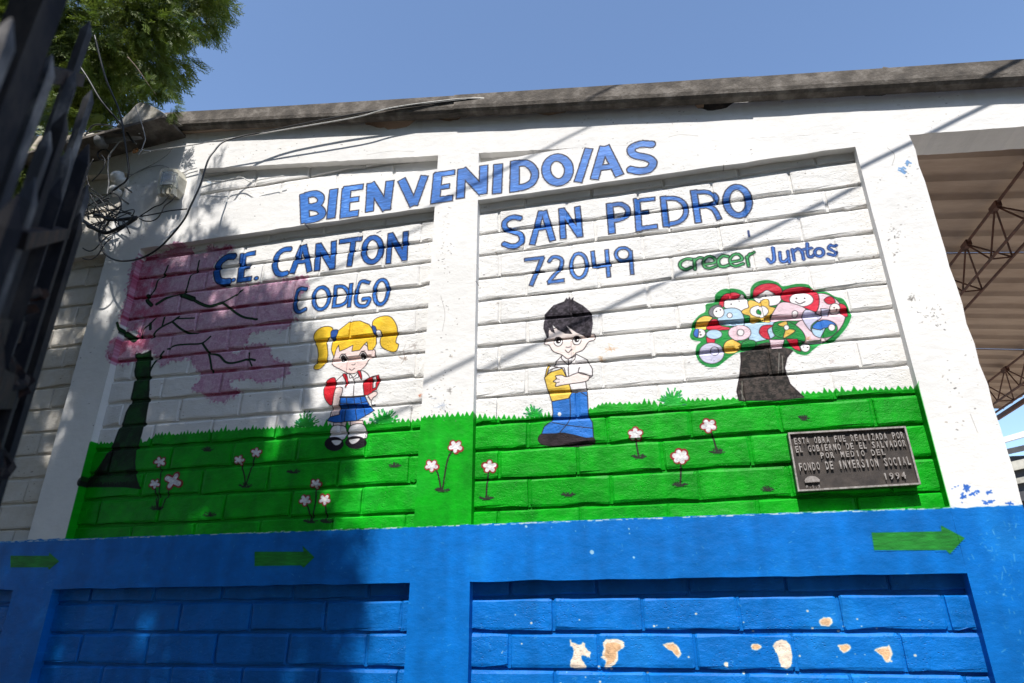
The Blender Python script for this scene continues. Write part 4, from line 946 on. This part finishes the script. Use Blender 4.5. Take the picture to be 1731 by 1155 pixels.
mb = MB(); mb.add([(-2.3, .0, zf(-2.3)+.09), (3.9, .0, zf(3.9)+.09), (3.9, .0, zf(3.9)+.14), (-2.3, .0, zf(-2.3)+.14), (-2.3, .11, zf(-2.3)+.09), (3.9, .11, zf(3.9)+.09), (3.9, .11, zf(3.9)+.14), (-2.3, .11, zf(-2.3)+.14)],
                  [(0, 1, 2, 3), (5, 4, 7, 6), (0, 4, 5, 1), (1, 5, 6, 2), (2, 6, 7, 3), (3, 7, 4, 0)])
mb.v = [(x, y+.03, z) for x, y, z in mb.v]; mb.build('dark_gap_strip', M_IRON, roof)  # dark strip standing in for the shade in the gaps behind the verge
# ------------------------------------------------------------------ electric meter, insulators, conduit
def pt(u, v, y): return at(u, v, y)
mt_ = empty('electric_meter', tuple(at(290, 308, -.03))); tag(mt_, 'old cream electric meter with a glass window on the white wall', 'meter')
def wedge(mb, P, y0, y1, k=1.0):
    c = sum(P, Vector())/len(P); n = len(P)
    vs = [Vector((p.x, y1, p.z)) for p in P]+[Vector((c.x+(p.x-c.x)*k, y0, c.z+(p.z-c.z)*k)) for p in P]
    mb.add(vs, [tuple(range(n)), tuple(range(n, 2*n))[::-1]]+[(i, n+i, n+(i+1) % n, (i+1) % n) for i in range(n)])
mb = MB(); P = [at(u, v, -.05) for (u, v) in ((268, 322), (274, 292), (280, 286), (305, 288), (308, 300), (303, 322), (296, 331), (276, 330))]; wedge(mb, P, -.075, .0, .92); hs_ = mb.build('housing', M_CREAM, mt_)
mb = MB(); P = [at(u, v, -.09) for (u, v) in ((272, 318), (278, 293), (299, 291), (297, 317))]; wedge(mb, P, -.115, -.073, .85); gc_ = mb.build('glass_cover', M_GLASS, mt_)
mb = MB(); P = [at(u, v, -.08) for (u, v) in ((277, 310), (281, 297), (296, 296), (294, 309))]; wedge(mb, P, -.085, -.074, .9); mb.build('dial', M_METAL, gc_)
for k in range(4):
    mb = MB(); P = [at(u, v, -.06) for (u, v) in ((272+k*7.5, 333), (273+k*7.5, 320), (277+k*7.5, 320), (277+k*7.5, 334))]; wedge(mb, P, -.098, -.06, .9); mb.build('terminal_rib', M_CREAM, hs_)
for (u, v, s_, lb) in ((200, 302, 1.35, 'larger white ceramic insulator left of the electric meter, wires tied round it'), (194, 322, .95, 'smaller white ceramic insulator hanging just under the larger one')):
    c = at(u, v, -.12); e_ = empty('insulator', tuple(c)); tag(e_, lb, 'insulator', 'white wire insulators')
    Mx = Matrix.Translation(c) @ Matrix.Rotation(R2(-35), 4, 'Y') @ Matrix.Rotation(R2(20), 4, 'X') @ Matrix.Scale(s_, 4)
    mb = MB(); mb.lathe([(.012, -.045), (.030, -.040), (.038, -.028), (.030, -.018), (.024, -.008), (.033, 0), (.037, .012), (.030, .024), (.020, .034), (.008, .038)], Mx, 18); mb.build('ceramic_body', M_CERAM, e_, True)
    mb = MB(); mb.tube([c+Vector((.0, .0, -.02)), c+Vector((.01, .06, -.03)), c+Vector((.012, .125, -.03))], .006, 6); mb.build('pin', M_METAL, e_)
cd = empty('service_conduit', tuple(at(205, 232, -.1))); tag(cd, 'grey metal service conduit with a round cap under the roof edge at left', 'conduit')
p0, p1 = at(176, 238, -.16), at(240, 229, -.10)
mb = MB(); mb.tube([p0, p0.lerp(p1, .5), p1], .026, 14); mb.build('pipe', M_METAL, cd, True)
mb = MB(); ax = (p0-p1).normalized(); mb.lathe([(.04, -.015), (.055, 0), (.057, .02), (.047, .045), (.025, .06), (.003, .064)], Matrix.Translation(p0) @ ax.to_track_quat('Z', 'Y').to_matrix().to_4x4(), 20); mb.build('round_cap', M_METAL, cd, True)
mb = MB(); mb.tube([at(176+11*math.cos(t), 262+9*math.sin(t), -.13+.01*math.sin(t*1.5)) for t in [i*.42 for i in range(46)]], .005, 5); tag(mb.build('coiled_wire', M_BLACK), 'coil of black wire hanging below the round conduit cap', 'wire coil')

# ------------------------------------------------------------------ wires
def wire(name, pts, r, mt, label, cat='wire', group=None, y=-.12, k=8):
    P = []
    for p in pts: P.append(at(p[0], p[1], p[2] if len(p) > 2 else y))
    mb = MB(); mb.tube(crom(P, k), r, 6); return tag(mb.build(name, mt, None, True), label, cat, group)
def zc(x0, y0, s): return lambda *p: [((x0+a/s), (y0+b/s), *r) for (a, b, *r) in p]
z7 = zc(150, 180, 7.7); z8 = zc(140, 290, 7.218)
wire('service_drop', [(132, 108, -.4), (150, 135, -.36), (172, 172, -.3), (206, 212, -.2), (226, 242, -.14)], .0075, M_BLACK, 'thick dark grey service drop slanting from the tree to the roof corner', 'cable')
wire('hanging_cable', [(160, 60, -.5), (178, 130, -.4), (198.7, 180, -.3), (206, 206, -.27), (210, 232, -.25), (215, 264, -.22), (217.5, 290, -.2), (213, 306, -.18), (200, 316, -.15), (186, 328, -.14)], .0062, M_BLACK, 'black cable hanging almost straight from the tree down to the insulators', 'cable')
wire('looped_cable', z7((-60, 400), (0, 305), (50, 255), (120, 235), (250, 245), (340, 270), (410, 300), (440, 340)), .0052, M_BLACK, 'black cable arching up and over left of the roof corner', 'cable', y=-.2)
wire('looped_cable', z7((-60, 370), (0, 350), (80, 330), (190, 322), (330, 345), (430, 345)), .0045, M_BLACK, 'flatter black cable just below the arching one at the roof corner', 'cable', y=-.2)
wire('white_sleeve', z7((420, 350), (480, 328), (560, 330), (665, 352)), .006, M_CERAM, 'short white cable sleeve on top of the grey conduit', 'cable sleeve', y=-.14)
wire('drooping_cable', [(850, 169, -.07), (799, 168, -.085), (700, 179, -.09), (600, 193, -.09), (500, 212, -.09), (444, 224, -.1), (412, 230, -.12), (378, 240, -.16), (362, 256, -.2), (351, 273, -.22), (339, 312, -.24), (323, 347, -.25), (312, 370, -.25), (292, 396, -.25), (268, 420, -.25), (240, 436, -.24), (212, 441.5, -.22), (190, 438, -.2), (174, 425, -.18), (168, 405, -.16), (169, 385, -.15), (185, 362, -.14), (205, 348, -.13)], .0058, M_BLACK, 'long black cable drooping in a wide loop across the white wall beside the meter', 'cable')
tw = [(240, 260, -.12), (262, 254, -.12), (292, 250, -.12), (330, 244.5, -.11), (366, 238, -.105), (451, 224.5, -.1), (509, 214.5, -.1), (606, 197.5, -.1), (664, 182, -.1), (760.5, 169, -.09), (799, 166.5, -.09), (830, 167, -.08)]
wire('service_cable', tw, .0042, M_CERAM, 'thin whitish twisted cable running along the roof edge to the wire anchor', 'cable')
wire('anchor_wire', z7((610, 0), (625, 60), (660, 140), (700, 260), (725, 360), (735, 430), (715, 490), (690, 560), (640, 640)), .0032, M_GREYC, 'thin grey wire hanging from the sprig across the dark roof end', y=-.26)
wire('bare_wire', z7((660, 570), (740, 575), (800, 585)), .0055, M_CERAM, 'short stiff white wire end at the copper anchor', y=-.13)
wire('bare_wire', z7((240, 1150), (262, 1000), (250, 830), (255, 700), (265, 640), (330, 550), (400, 460), (470, 425), (530, 430)), .0048, M_GREYC, 'light grey wire bending from the roof corner down to the insulators', y=-.15)
wire('bare_wire', z7((440, 340), (500, 400), (560, 440), (620, 490)), .005, M_GREYC, 'short grey wire leading to the copper anchor', y=-.13)
wire('jumper_wire', z7((1085, 545), (1060, 590), (1000, 650), (880, 730), (760, 790), (620, 860), (520, 930), (500, 1010)), .0028, M_GREYC, 'thin grey wire slanting from the twisted cable towards the insulators', y=-.06)
wire('jumper_wire', z7((1410, 800), (1300, 830), (1220, 862), (1100, 830), (960, 770), (800, 790), (700, 830), (560, 885), (330, 910)), .0028, M_GREYC, 'thin wavy grey wire crossing the wall above the electric meter', y=-.012)
wire('jumper_wire', [(338, 300, -.015), (350, 305, -.012), (372, 307, -.01), (390, 303, -.01), (408, 300, -.01), (425, 308, -.01), (440, 304, -.01), (480, 297, -.005)], .0035, M_CERAM, 'painted-over wavy wire on the wall right of the electric meter', y=.04)
mb = MB(); c = at(229, 255, -.13)
for k in range(5):
    d = Vector((math.cos(k*1.3), .2*math.sin(k), math.sin(k*1.3)))*.022; mb.tube([c-d, c+d*1.1], .0055, 6)
tag(mb.build('copper_anchor', M_BRASS, None), 'rusty copper cable anchor where the twisted cable ends', 'anchor')
TG = 'tangled black wires below the insulators'; TL = 'thin black wire in the tangle below the white insulators'
TLS = ['thin black wire sloping down right from the fence tips into the cable bundle', 'thin black wire crossing the tangle diagonally below the insulators', 'thin black wire rising from the left to the larger insulator',
       'black wire bowing right under the insulators then down to the lowest loop', 'black wire curling up beside the fence tips', 'black wire reaching from the coil down to the fence side',
       'upper of the two black feed wires from the electric meter', 'lower black feed wire of the electric meter, sagging in a bow', 'nearly level thin wire running right from the cable bundles',
       'upper of the two U-shaped black wire loops at the bottom of the tangle', 'lowest U-shaped black wire loop at the left below the bundles', 'short black wire dropping steeply through the middle of the tangle',
       'short upright black wire at the left part of the tangle', 'small twisted black wire eye at the left end of the sagging bundle', 'short black wire slanting up left above the upper bundle', 'short upright black wire between the two bundles']
def jy(): return random.uniform(-.2, -.1)
for P in ([(90, 200), (180, 270), (300, 360), (430, 450), (560, 520), (660, 560)], [(80, 260), (150, 380), (250, 480), (350, 570), (450, 660)], [(0, 460), (120, 390), (250, 320), (340, 260), (400, 200), (480, 160), (550, 90)],
          [(340, 250), (420, 290), (460, 350), (468, 430), (430, 520), (340, 590), (260, 690), (210, 780), (215, 860), (240, 930)], [(90, 200), (60, 120), (50, 20), (80, -60), (130, -150)], [(110, 120), (200, 30), (260, -60), (270, -140), (230, -200)],
          [(700, 545), (800, 480), (880, 430), (960, 400), (1020, 340), (1060, 290)], [(690, 575), (760, 605), (840, 605), (910, 570), (960, 500), (1000, 420), (1080, 360), (1130, 300)], [(660, 560), (760, 540), (900, 515), (1060, 480), (1270, 458)],
          [(0, 935), (40, 960), (90, 972), (150, 945), (220, 870), (300, 790), (400, 745), (480, 700), (560, 640)], [(0, 1062), (60, 1076), (120, 1065), (190, 1010), (240, 930), (290, 860), (360, 805)],
          [(230, 420), (330, 480), (400, 540), (440, 640)], [(130, 560), (150, 440), (230, 360), (330, 320)], [(20, 600), (60, 660), (120, 700), (60, 680), (50, 640), (130, 650)], [(280, 420), (200, 330), (90, 260)], [(200, 760), (260, 700), (310, 600), (330, 500)]):
    wire('tangled_wire', z8(*P), .0042, M_BLACK, TLS.pop(0), 'wire', TG, y=jy())
for q in range(9):
    c0 = (random.uniform(60, 480), random.uniform(380, 720)); P = [(c0[0]+random.uniform(-170, 170)*1.0, c0[1]+random.uniform(-150, 150)) for _ in range(5)]
    wire('tangled_wire', z8(*P), .0036, M_BLACK, 'short loose black wire lost in the knot of the tangle', 'wire', 'loose black wire ends in the knot', y=jy())
for P, r, lb in (([(0, 600), (60, 640), (130, 690), (220, 735), (300, 748), (400, 710), (480, 672), (560, 630), (650, 572)], .0125, 'lower thick black cable bundle sagging under the insulators'), ([(150, 530), (230, 545), (300, 580), (400, 590), (520, 582), (660, 560)], .012, 'upper thick black cable bundle joining the sagging one')):
    wire('cable_bundle', z8(*P), r, M_BLACK, lb, 'cable bundle', 'cable bundles', y=-.15)
# overhead lines above the yard: their shadows cross the wall
def overhead(xa, za, xb, zb, yc, r, lb):
    """line through the air in the plane that throws the shadow (xa,za)-(xb,zb) on the wall"""
    k = math.tan(SUN_EL)
    def L_(x): zs = za+(x-xa)*(zb-za)/(xb-xa); y = yc-(x-1)*(zb-za)/(xb-xa)/k*-1; return Vector((x, y, zs-y*k))
    mb = MB(); P = []
    for i in range(21):
        x = -9+i*1.0; zs = za+(x-xa)*(zb-za)/(xb-xa); y = yc+(x-1)*.29; P.append((x, y, zs-y*k))
    mb.tube(P, r, 6); tag(mb.build('overhead_line', M_BLACK), lb, 'overhead cable', 'overhead lines above the yard')
overhead(2.78, 4.06, -.463, 2.70, -1.15, .008, 'thicker overhead service line passing high above the yard in front of the wall')
overhead(.694, 4.31, -.29, 3.90, -1.0, .0055, 'thinner overhead line passing high above the yard')

# ------------------------------------------------------------------ iron fence at the left, close to the camera
fence = empty('iron_fence', (.1, -2.6, 0)); tag(fence, 'dark iron fence of pointed flat bars in deep shade, close up at the left edge', 'fence')
def fence_bar(u, v, dist, wd, m_, yaw_, nm='bar', ht=None, flat=1.0):
    p = far(u, v, dist); ht = ht or wd*2.0; M_ = Matrix.Translation(p) @ Matrix.Rotation(R2(yaw_), 4, 'Z')
    z0 = -p.z+.02; w2 = wd/2; th = w2*flat
    vs = [M_ @ Vector(q) for q in ((-w2, -th, z0), (w2, -th, z0), (w2, th, z0), (-w2, th, z0), (-w2, -th, -ht), (w2, -th, -ht*1.25), (w2, th, -ht), (-w2, th, -ht*.8), (-w2*.1, -th*.1, 0), (w2*.1, th*.1, 0))]
    mb = MB(); mb.add(vs, [(0, 3, 2, 1), (0, 1, 5, 4), (1, 2, 6, 5), (2, 3, 7, 6), (3, 0, 4, 7), (4, 5, 8), (5, 6, 9, 8), (6, 7, 9), (7, 4, 8, 9)]); return mb.build(nm, m_, fence)
# tip u, tip v (photo), horizontal distance, width, material, turn
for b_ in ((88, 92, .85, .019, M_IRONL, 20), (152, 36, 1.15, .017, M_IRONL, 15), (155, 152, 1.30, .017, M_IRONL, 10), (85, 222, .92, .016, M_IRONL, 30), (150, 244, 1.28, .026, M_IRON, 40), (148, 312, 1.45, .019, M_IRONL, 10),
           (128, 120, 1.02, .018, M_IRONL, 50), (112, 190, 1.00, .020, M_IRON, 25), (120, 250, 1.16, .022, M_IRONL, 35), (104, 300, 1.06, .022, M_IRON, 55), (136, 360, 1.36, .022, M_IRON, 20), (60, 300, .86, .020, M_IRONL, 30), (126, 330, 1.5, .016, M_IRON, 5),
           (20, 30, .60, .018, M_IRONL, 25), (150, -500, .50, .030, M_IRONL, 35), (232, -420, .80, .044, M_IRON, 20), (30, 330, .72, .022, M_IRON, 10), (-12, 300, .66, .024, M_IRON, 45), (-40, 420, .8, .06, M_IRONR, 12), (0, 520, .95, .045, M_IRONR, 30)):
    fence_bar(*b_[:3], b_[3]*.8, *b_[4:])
for (u1, v1, d1, u2, v2, d2, wd) in ((40, 118, .8, 134, 134, 1.2, .022), (30, 405, .8, 118, 392, 1.45, .02), (-80, 640, .7, 36, 668, 1.5, .05), (-80, 560, .7, 50, 560, 1.5, .035)):
    mb = MB(); mb.bar(far(u1, v1, d1), far(u2, v2, d2), .016, wd); mb.build('rail', M_IRONR, fence)
for k in range(12):
    c = far(22-k*3.2+(k % 3)*7, 500+k*24, 1.1+.02*k); mb = MB()
    P = [c+Vector((.022*math.cos(t*2.1+k), .03*math.sin(t*1.7+k), .045*math.sin(t+k)-.012*t)) for t in [i*.5 for i in range(9)]]
    mb.tube(P, .0085, 5); mb.build('scroll', M_IRONR, fence)

# ------------------------------------------------------------------ cypress tree
tree = empty('cypress_tree', (-5.1, -2.4, 0)); tag(tree, 'big green cypress with feathery branches hanging over the left end of the roof', 'tree')
mb = MB(); mb.tube([(-5.1, -2.4, 0), (-5.05, -2.35, 1.5), (-5.0, -2.2, 3.2), (-4.9, -2.0, 5.0), (-4.7, -1.9, 7.0), (-4.5, -1.8, 9.0)], [.24, .19, .16, .13, .09, .04], 12); mb.build('trunk', M_BARK, tree, True)
limbs = [[(-4.95, -2.1, 4.2), (-4.3, -1.4, 5.0), (-3.6, -.6, 5.9), (-2.9, -.1, 6.5)], [(-4.9, -2.0, 5.2), (-4.2, -2.0, 6.2), (-3.0, -1.95, 6.6), (-1.9, -1.95, 6.6)], [(-4.8, -2.0, 5.0), (-3.9, -2.3, 6.0), (-2.5, -2.4, 6.2), (-1.2, -2.4, 6.1)], [(-5, -2.2, 3.4), (-4.6, -1.4, 4.2), (-4.2, -.5, 5.2), (-4.0, .2, 5.8)],
         [(-4.7, -1.9, 6.6), (-4.0, -.9, 7.0), (-3.2, -.2, 7.2), (-2.4, .1, 6.9)], [(-2.62, -.24, 5.42), (-2.50, -.24, 5.28), (-2.38, -.24, 5.12), (-2.27, -.24, 4.98)], [(-4.8, -2.0, 6.0), (-4.2, -3.3, 7.0), (-3.3, -3.9, 7.6)], [(-4.9, -2.1, 4.4), (-3.6, -3.9, 5.6), (-2.0, -4.5, 5.9), (-.3, -4.7, 5.6)], [(-4.9, -2.1, 4.6), (-3.9, -2.7, 5.2), (-2.8, -2.9, 5.6), (-1.6, -3.0, 5.7)]]
for L_ in limbs:
    mb = MB(); P = crom([Vector(p) for p in L_], 6); mb.tube(P, [(.0045 if L_[0][0] == -2.62 else .055)*(1-.8*i/(len(P)-1)) for i in range(len(P))], 7); mb.build('branch', M_BARK, tree, True)
def spray_mesh(seed):
    """one flat feathery spray of scale leaves, 1 long, tip along -Z"""
    r = random.Random(seed); vs = []; fs = []
    def leaf(a, b, w_):
        d = (b-a); s = Vector((-d.z, 0, d.x)).normalized()*w_; n = len(vs); m = a.lerp(b, .45); off = Vector((0, r.gauss(0, .02), 0))
        vs.extend([a, m+s+off, b+off, m-s+off]); fs.append((n, n+1, n+2, n+3))
    leaf(Vector((0, 0, 0)), Vector((r.gauss(0, .06), r.gauss(0, .05), -1)), .028)
    for i in range(7):
        t = .1+.8*i/6; L = .46*(1-.55*t)
        for sgn in (-1, 1):
            a = Vector((0, 0, -t)); an = R2(r.uniform(28, 52))*sgn; b = a+Vector((math.sin(an)*L, r.gauss(0, .06), -math.cos(an)*L)); leaf(a, b, .030)
            if i < 5:
                c = a.lerp(b, .5); an2 = an*.1; leaf(c, c+Vector((math.sin(an2)*L*.5, r.gauss(0, .05), -math.cos(an2)*L*.5)), .024)
    return np.array([tuple(v) for v in vs], np.float32), np.array(fs, np.int32)
SPR = [spray_mesh(i) for i in range(6)]
def foliage(name, lobes, mt, parent, seed, droop=.55):
    """lobes: (cx,cy,cz, rx,ry,rz, count, size)"""
    r = np.random.default_rng(seed); V = []; F = []; off = 0
    for (cx, cy, cz, rx, ry, rz, cnt, size) in lobes:
        ncl = max(4, cnt//26)
        cd_ = r.normal(size=(ncl, 3)); cd_ /= np.linalg.norm(cd_, axis=1)[:, None]; rad = r.uniform(.35, 1.0, ncl)**.6
        cl = cd_*rad[:, None]
        for i in range(cnt):
            c = cl[r.integers(ncl)]; p = c+r.normal(size=3)*.13
            out = p/max(np.linalg.norm(p), 1e-3)
            P = np.array([cx, cy, cz])+p*np.array([rx, ry, rz])
            d = out*1.0+r.normal(size=3)*.45+np.array([0, 0, -droop]); d /= np.linalg.norm(d)
            sv, sf = SPR[r.integers(6)]
            zax = -d; x = np.cross(r.normal(size=3), zax); x /= np.linalg.norm(x)+1e-9; y = np.cross(zax, x)
            s = size*r.uniform(.6, 1.25)
            V.append((sv*s) @ np.array([x, y, zax])+P); F.append(sf+off); off += len(sv)
    V = np.concatenate(V).astype(np.float32); F = np.concatenate(F)
    me = bpy.data.meshes.new(name); me.vertices.add(len(V)); me.vertices.foreach_set('co', V.ravel())
    me.loops.add(F.size); me.loops.foreach_set('vertex_index', F.ravel()); me.polygons.add(len(F)); me.polygons.foreach_set('loop_start', np.arange(0, F.size, 4)); me.polygons.foreach_set('loop_total', np.full(len(F), 4))
    me.update(calc_edges=True); o = link(name, me, mt, parent); o['kind'] = 'stuff'; return o
vis = [(-3.25, .15, 6.2, .60, .45, .46, 1900, .14), (-3.9, .1, 6.3, .65, .6, .8, 2300, .16), (-2.88, .25, 6.70, .46, .4, .32, 1200, .13), (-2.74, .28, 6.95, .38, .3, .26, 700, .12), (-4.3, -.1, 5.8, .7, .5, .9, 1500, .18), (-3.3, .2, 5.75, .35, .3, .25, 420, .15),
       (-3.55, -.15, 4.9, .28, .25, .5, 420, .16), (-4.2, -.3, 4.5, .55, .35, .8, 900, .18), (-3.9, -.5, 3.6, .5, .3, .6, 500, .18), (-2.62, -.42, 4.44, .07, .07, .20, 60, .10), (-2.75, -.42, 4.80, .09, .07, .10, 40, .11),
       (-2.26, -.24, 5.0, .10, .05, .05, 46, .065), (-2.15, -.22, 4.86, .04, .04, .07, 40, .065), (-2.36, -.25, 5.1, .05, .04, .04, 20, .06), (-3.1, .3, 5.45, .3, .2, .12, 160, .12), (-4.3, -.4, 5.0, .6, .3, .6, 900, .17), (-4.1, -.5, 4.0, .6, .3, .6, 800, .17)]
foliage('foliage', vis, M_LEAF, tree, 3)
shade = []
for (x, zw, n, rx, rz, Y) in ((-2.05, 3.95, 300, .34, .22, -1.9), (-2.7, 4.05, 200, .45, .25, -1.9), (-3.4, 4.0, 280, .5, .3, -2.0), (-1.68, 3.45, 330, .34, .26, -2.0), (-2.3, 3.4, 370, .45, .3, -2.0), (-3.0, 3.4, 340, .45, .3, -2.0),
                         (-1.36, 3.0, 380, .34, .28, -2.2), (-1.18, 2.6, 400, .34, .28, -2.4), (-1.9, 2.8, 400, .45, .35, -2.3), (-2.6, 2.7, 360, .5, .4, -2.3), (-3.3, 2.7, 360, .5, .4, -2.4),
                         (-1.05, 2.15, 420, .34, .30, -2.7), (-1.8, 2.1, 430, .45, .35, -2.7), (-2.5, 2.1, 470, .5, .4, -2.7), (-3.2, 2.1, 400, .5, .4, -2.7), (-.97, 1.6, 460, .34, .30, -2.9), (-.93, 1.1, 440, .34, .25, -3.0), (-1.75, 1.5, 420, .45, .4, -2.9), (-2.5, 1.4, 400, .5, .4, -2.9), (-3.2, 1.3, 340, .5, .4, -2.9)):
    shade.append((x, Y+random.gauss(0, .05), zw-Y*1.455, rx, .20, rz, n, .21))
shade += [(-2.1, -2.65, 2.45+2.65*1.455, .45, .2, .25, 300, .21), (-2.0, -2.95, .95+2.95*1.455, .6, .2, .3, 380, .21), (-2.75, -2.8, 1.75+2.8*1.455, .4, .2, .3, 300, .21)]
shade += [(-1.4, -5.2, 7.2, .9, .8, .6, 520, .38), (-2.6, -5.4, 7.8, 1.0, .9, .6, 520, .4), (-3.9, -5.0, 7.6, 1.0, .9, .8, 520, .4), (-.7, -6.0, 7.6, .9, .8, .6, 480, .4), (-2.0, -6.4, 8.2, 1.0, .8, .6, 480, .42), (-4.6, -6.2, 7.4, 1.1, .9, 1.0, 480, .42), (-3.2, -4.4, 6.4, .9, .6, .6, 420, .36), (-5.4, -4.0, 5.2, .9, .9, 1.4, 520, .4)]  # unseen crown bulk, added to block skylight on the shaded wall
shade += [(-.35, -4.5, 5.5, .8, .45, .4, 420, .26), (-1.2, -4.3, 5.9, .7, .45, .5, 420, .26), (-.1, -4.9, 6.2, .7, .4, .4, 300, .26), (-2.2, -4.2, 6.9, .8, .5, .5, 300, .26)]  # unseen crown lobes, added to keep sun and sky off the fence
foliage('foliage', shade, M_LEAF, tree, 5, .8)

for (x, y, h, lb) in ((-9.5, -9.5, 11.0, 'added unseen tree behind the camera blocking skylight, farthest left'), (-4.0, -11.5, 12.0, 'added unseen tree behind the camera blocking skylight, second from the left'), (1.8, -12.0, 12.4, 'added unseen tree behind the camera blocking skylight, third from the left'), (7.6, -11.6, 12.0, 'added unseen tree behind the camera blocking skylight, farthest right')):
    t = empty('added_screen_tree', (x, y, 0)); tag(t, lb, 'tree', 'added skylight-blocking trees')
    mb = MB(); mb.tube([(x, y, 0), (x+.1, y, h*.35), (x, y+.1, h*.7)], [.22, .17, .08], 10); mb.build('trunk', M_BARK, t, True)  # trees added out of view to screen skylight from the wall
    foliage('crown', [(x, y, h*.62, 3.3, 2.0, h*.36, 2300, .95), (x, y, h*.26, 3.1, 1.7, h*.2, 900, .95)], M_LEAF, t, int(x*10)+200, .3)

# ------------------------------------------------------------------ neighbouring building seen through the gap at the right
nb = empty('neighbouring_shed', (10, 14, 0)); tag(nb, 'grey slatted shed with white fascia in the gap at the right edge', 'shed')
a, b = at(1680, 749, 14), at(1760, 726, 14)
mb = MB(); mb.bar(a+(a-b)*2, b+(b-a)*5, .15, .12); mb.build('fascia', M_CERAM, nb)
M_SLAT = noisy('weathered_pale_sheet', (.22, .21, .18), (.42, .40, .34), 3, .8, .3, .01); M_SHD = noisy('dark_shed_wall', (.03, .03, .035), (.06, .06, .065), 2, .8, .2, .01)
mb = MB(); mb.box((7, 14.12, 0), (18, 18, a.z-.3)); mb.build('back_wall', M_SHD, nb)
for k in range(9):
    z = a.z-.35-k*.34; sl_ = (b.z-a.z)/(b.x-a.x)
    mb = MB(); mb.bar((7.4, 14.02, z-.4*sl_*1), (16, 14.02, z+6*sl_), .06, .2 if k % 2 else .12); mb.build('slat', M_SLAT if k % 3 else M_SHD, nb)
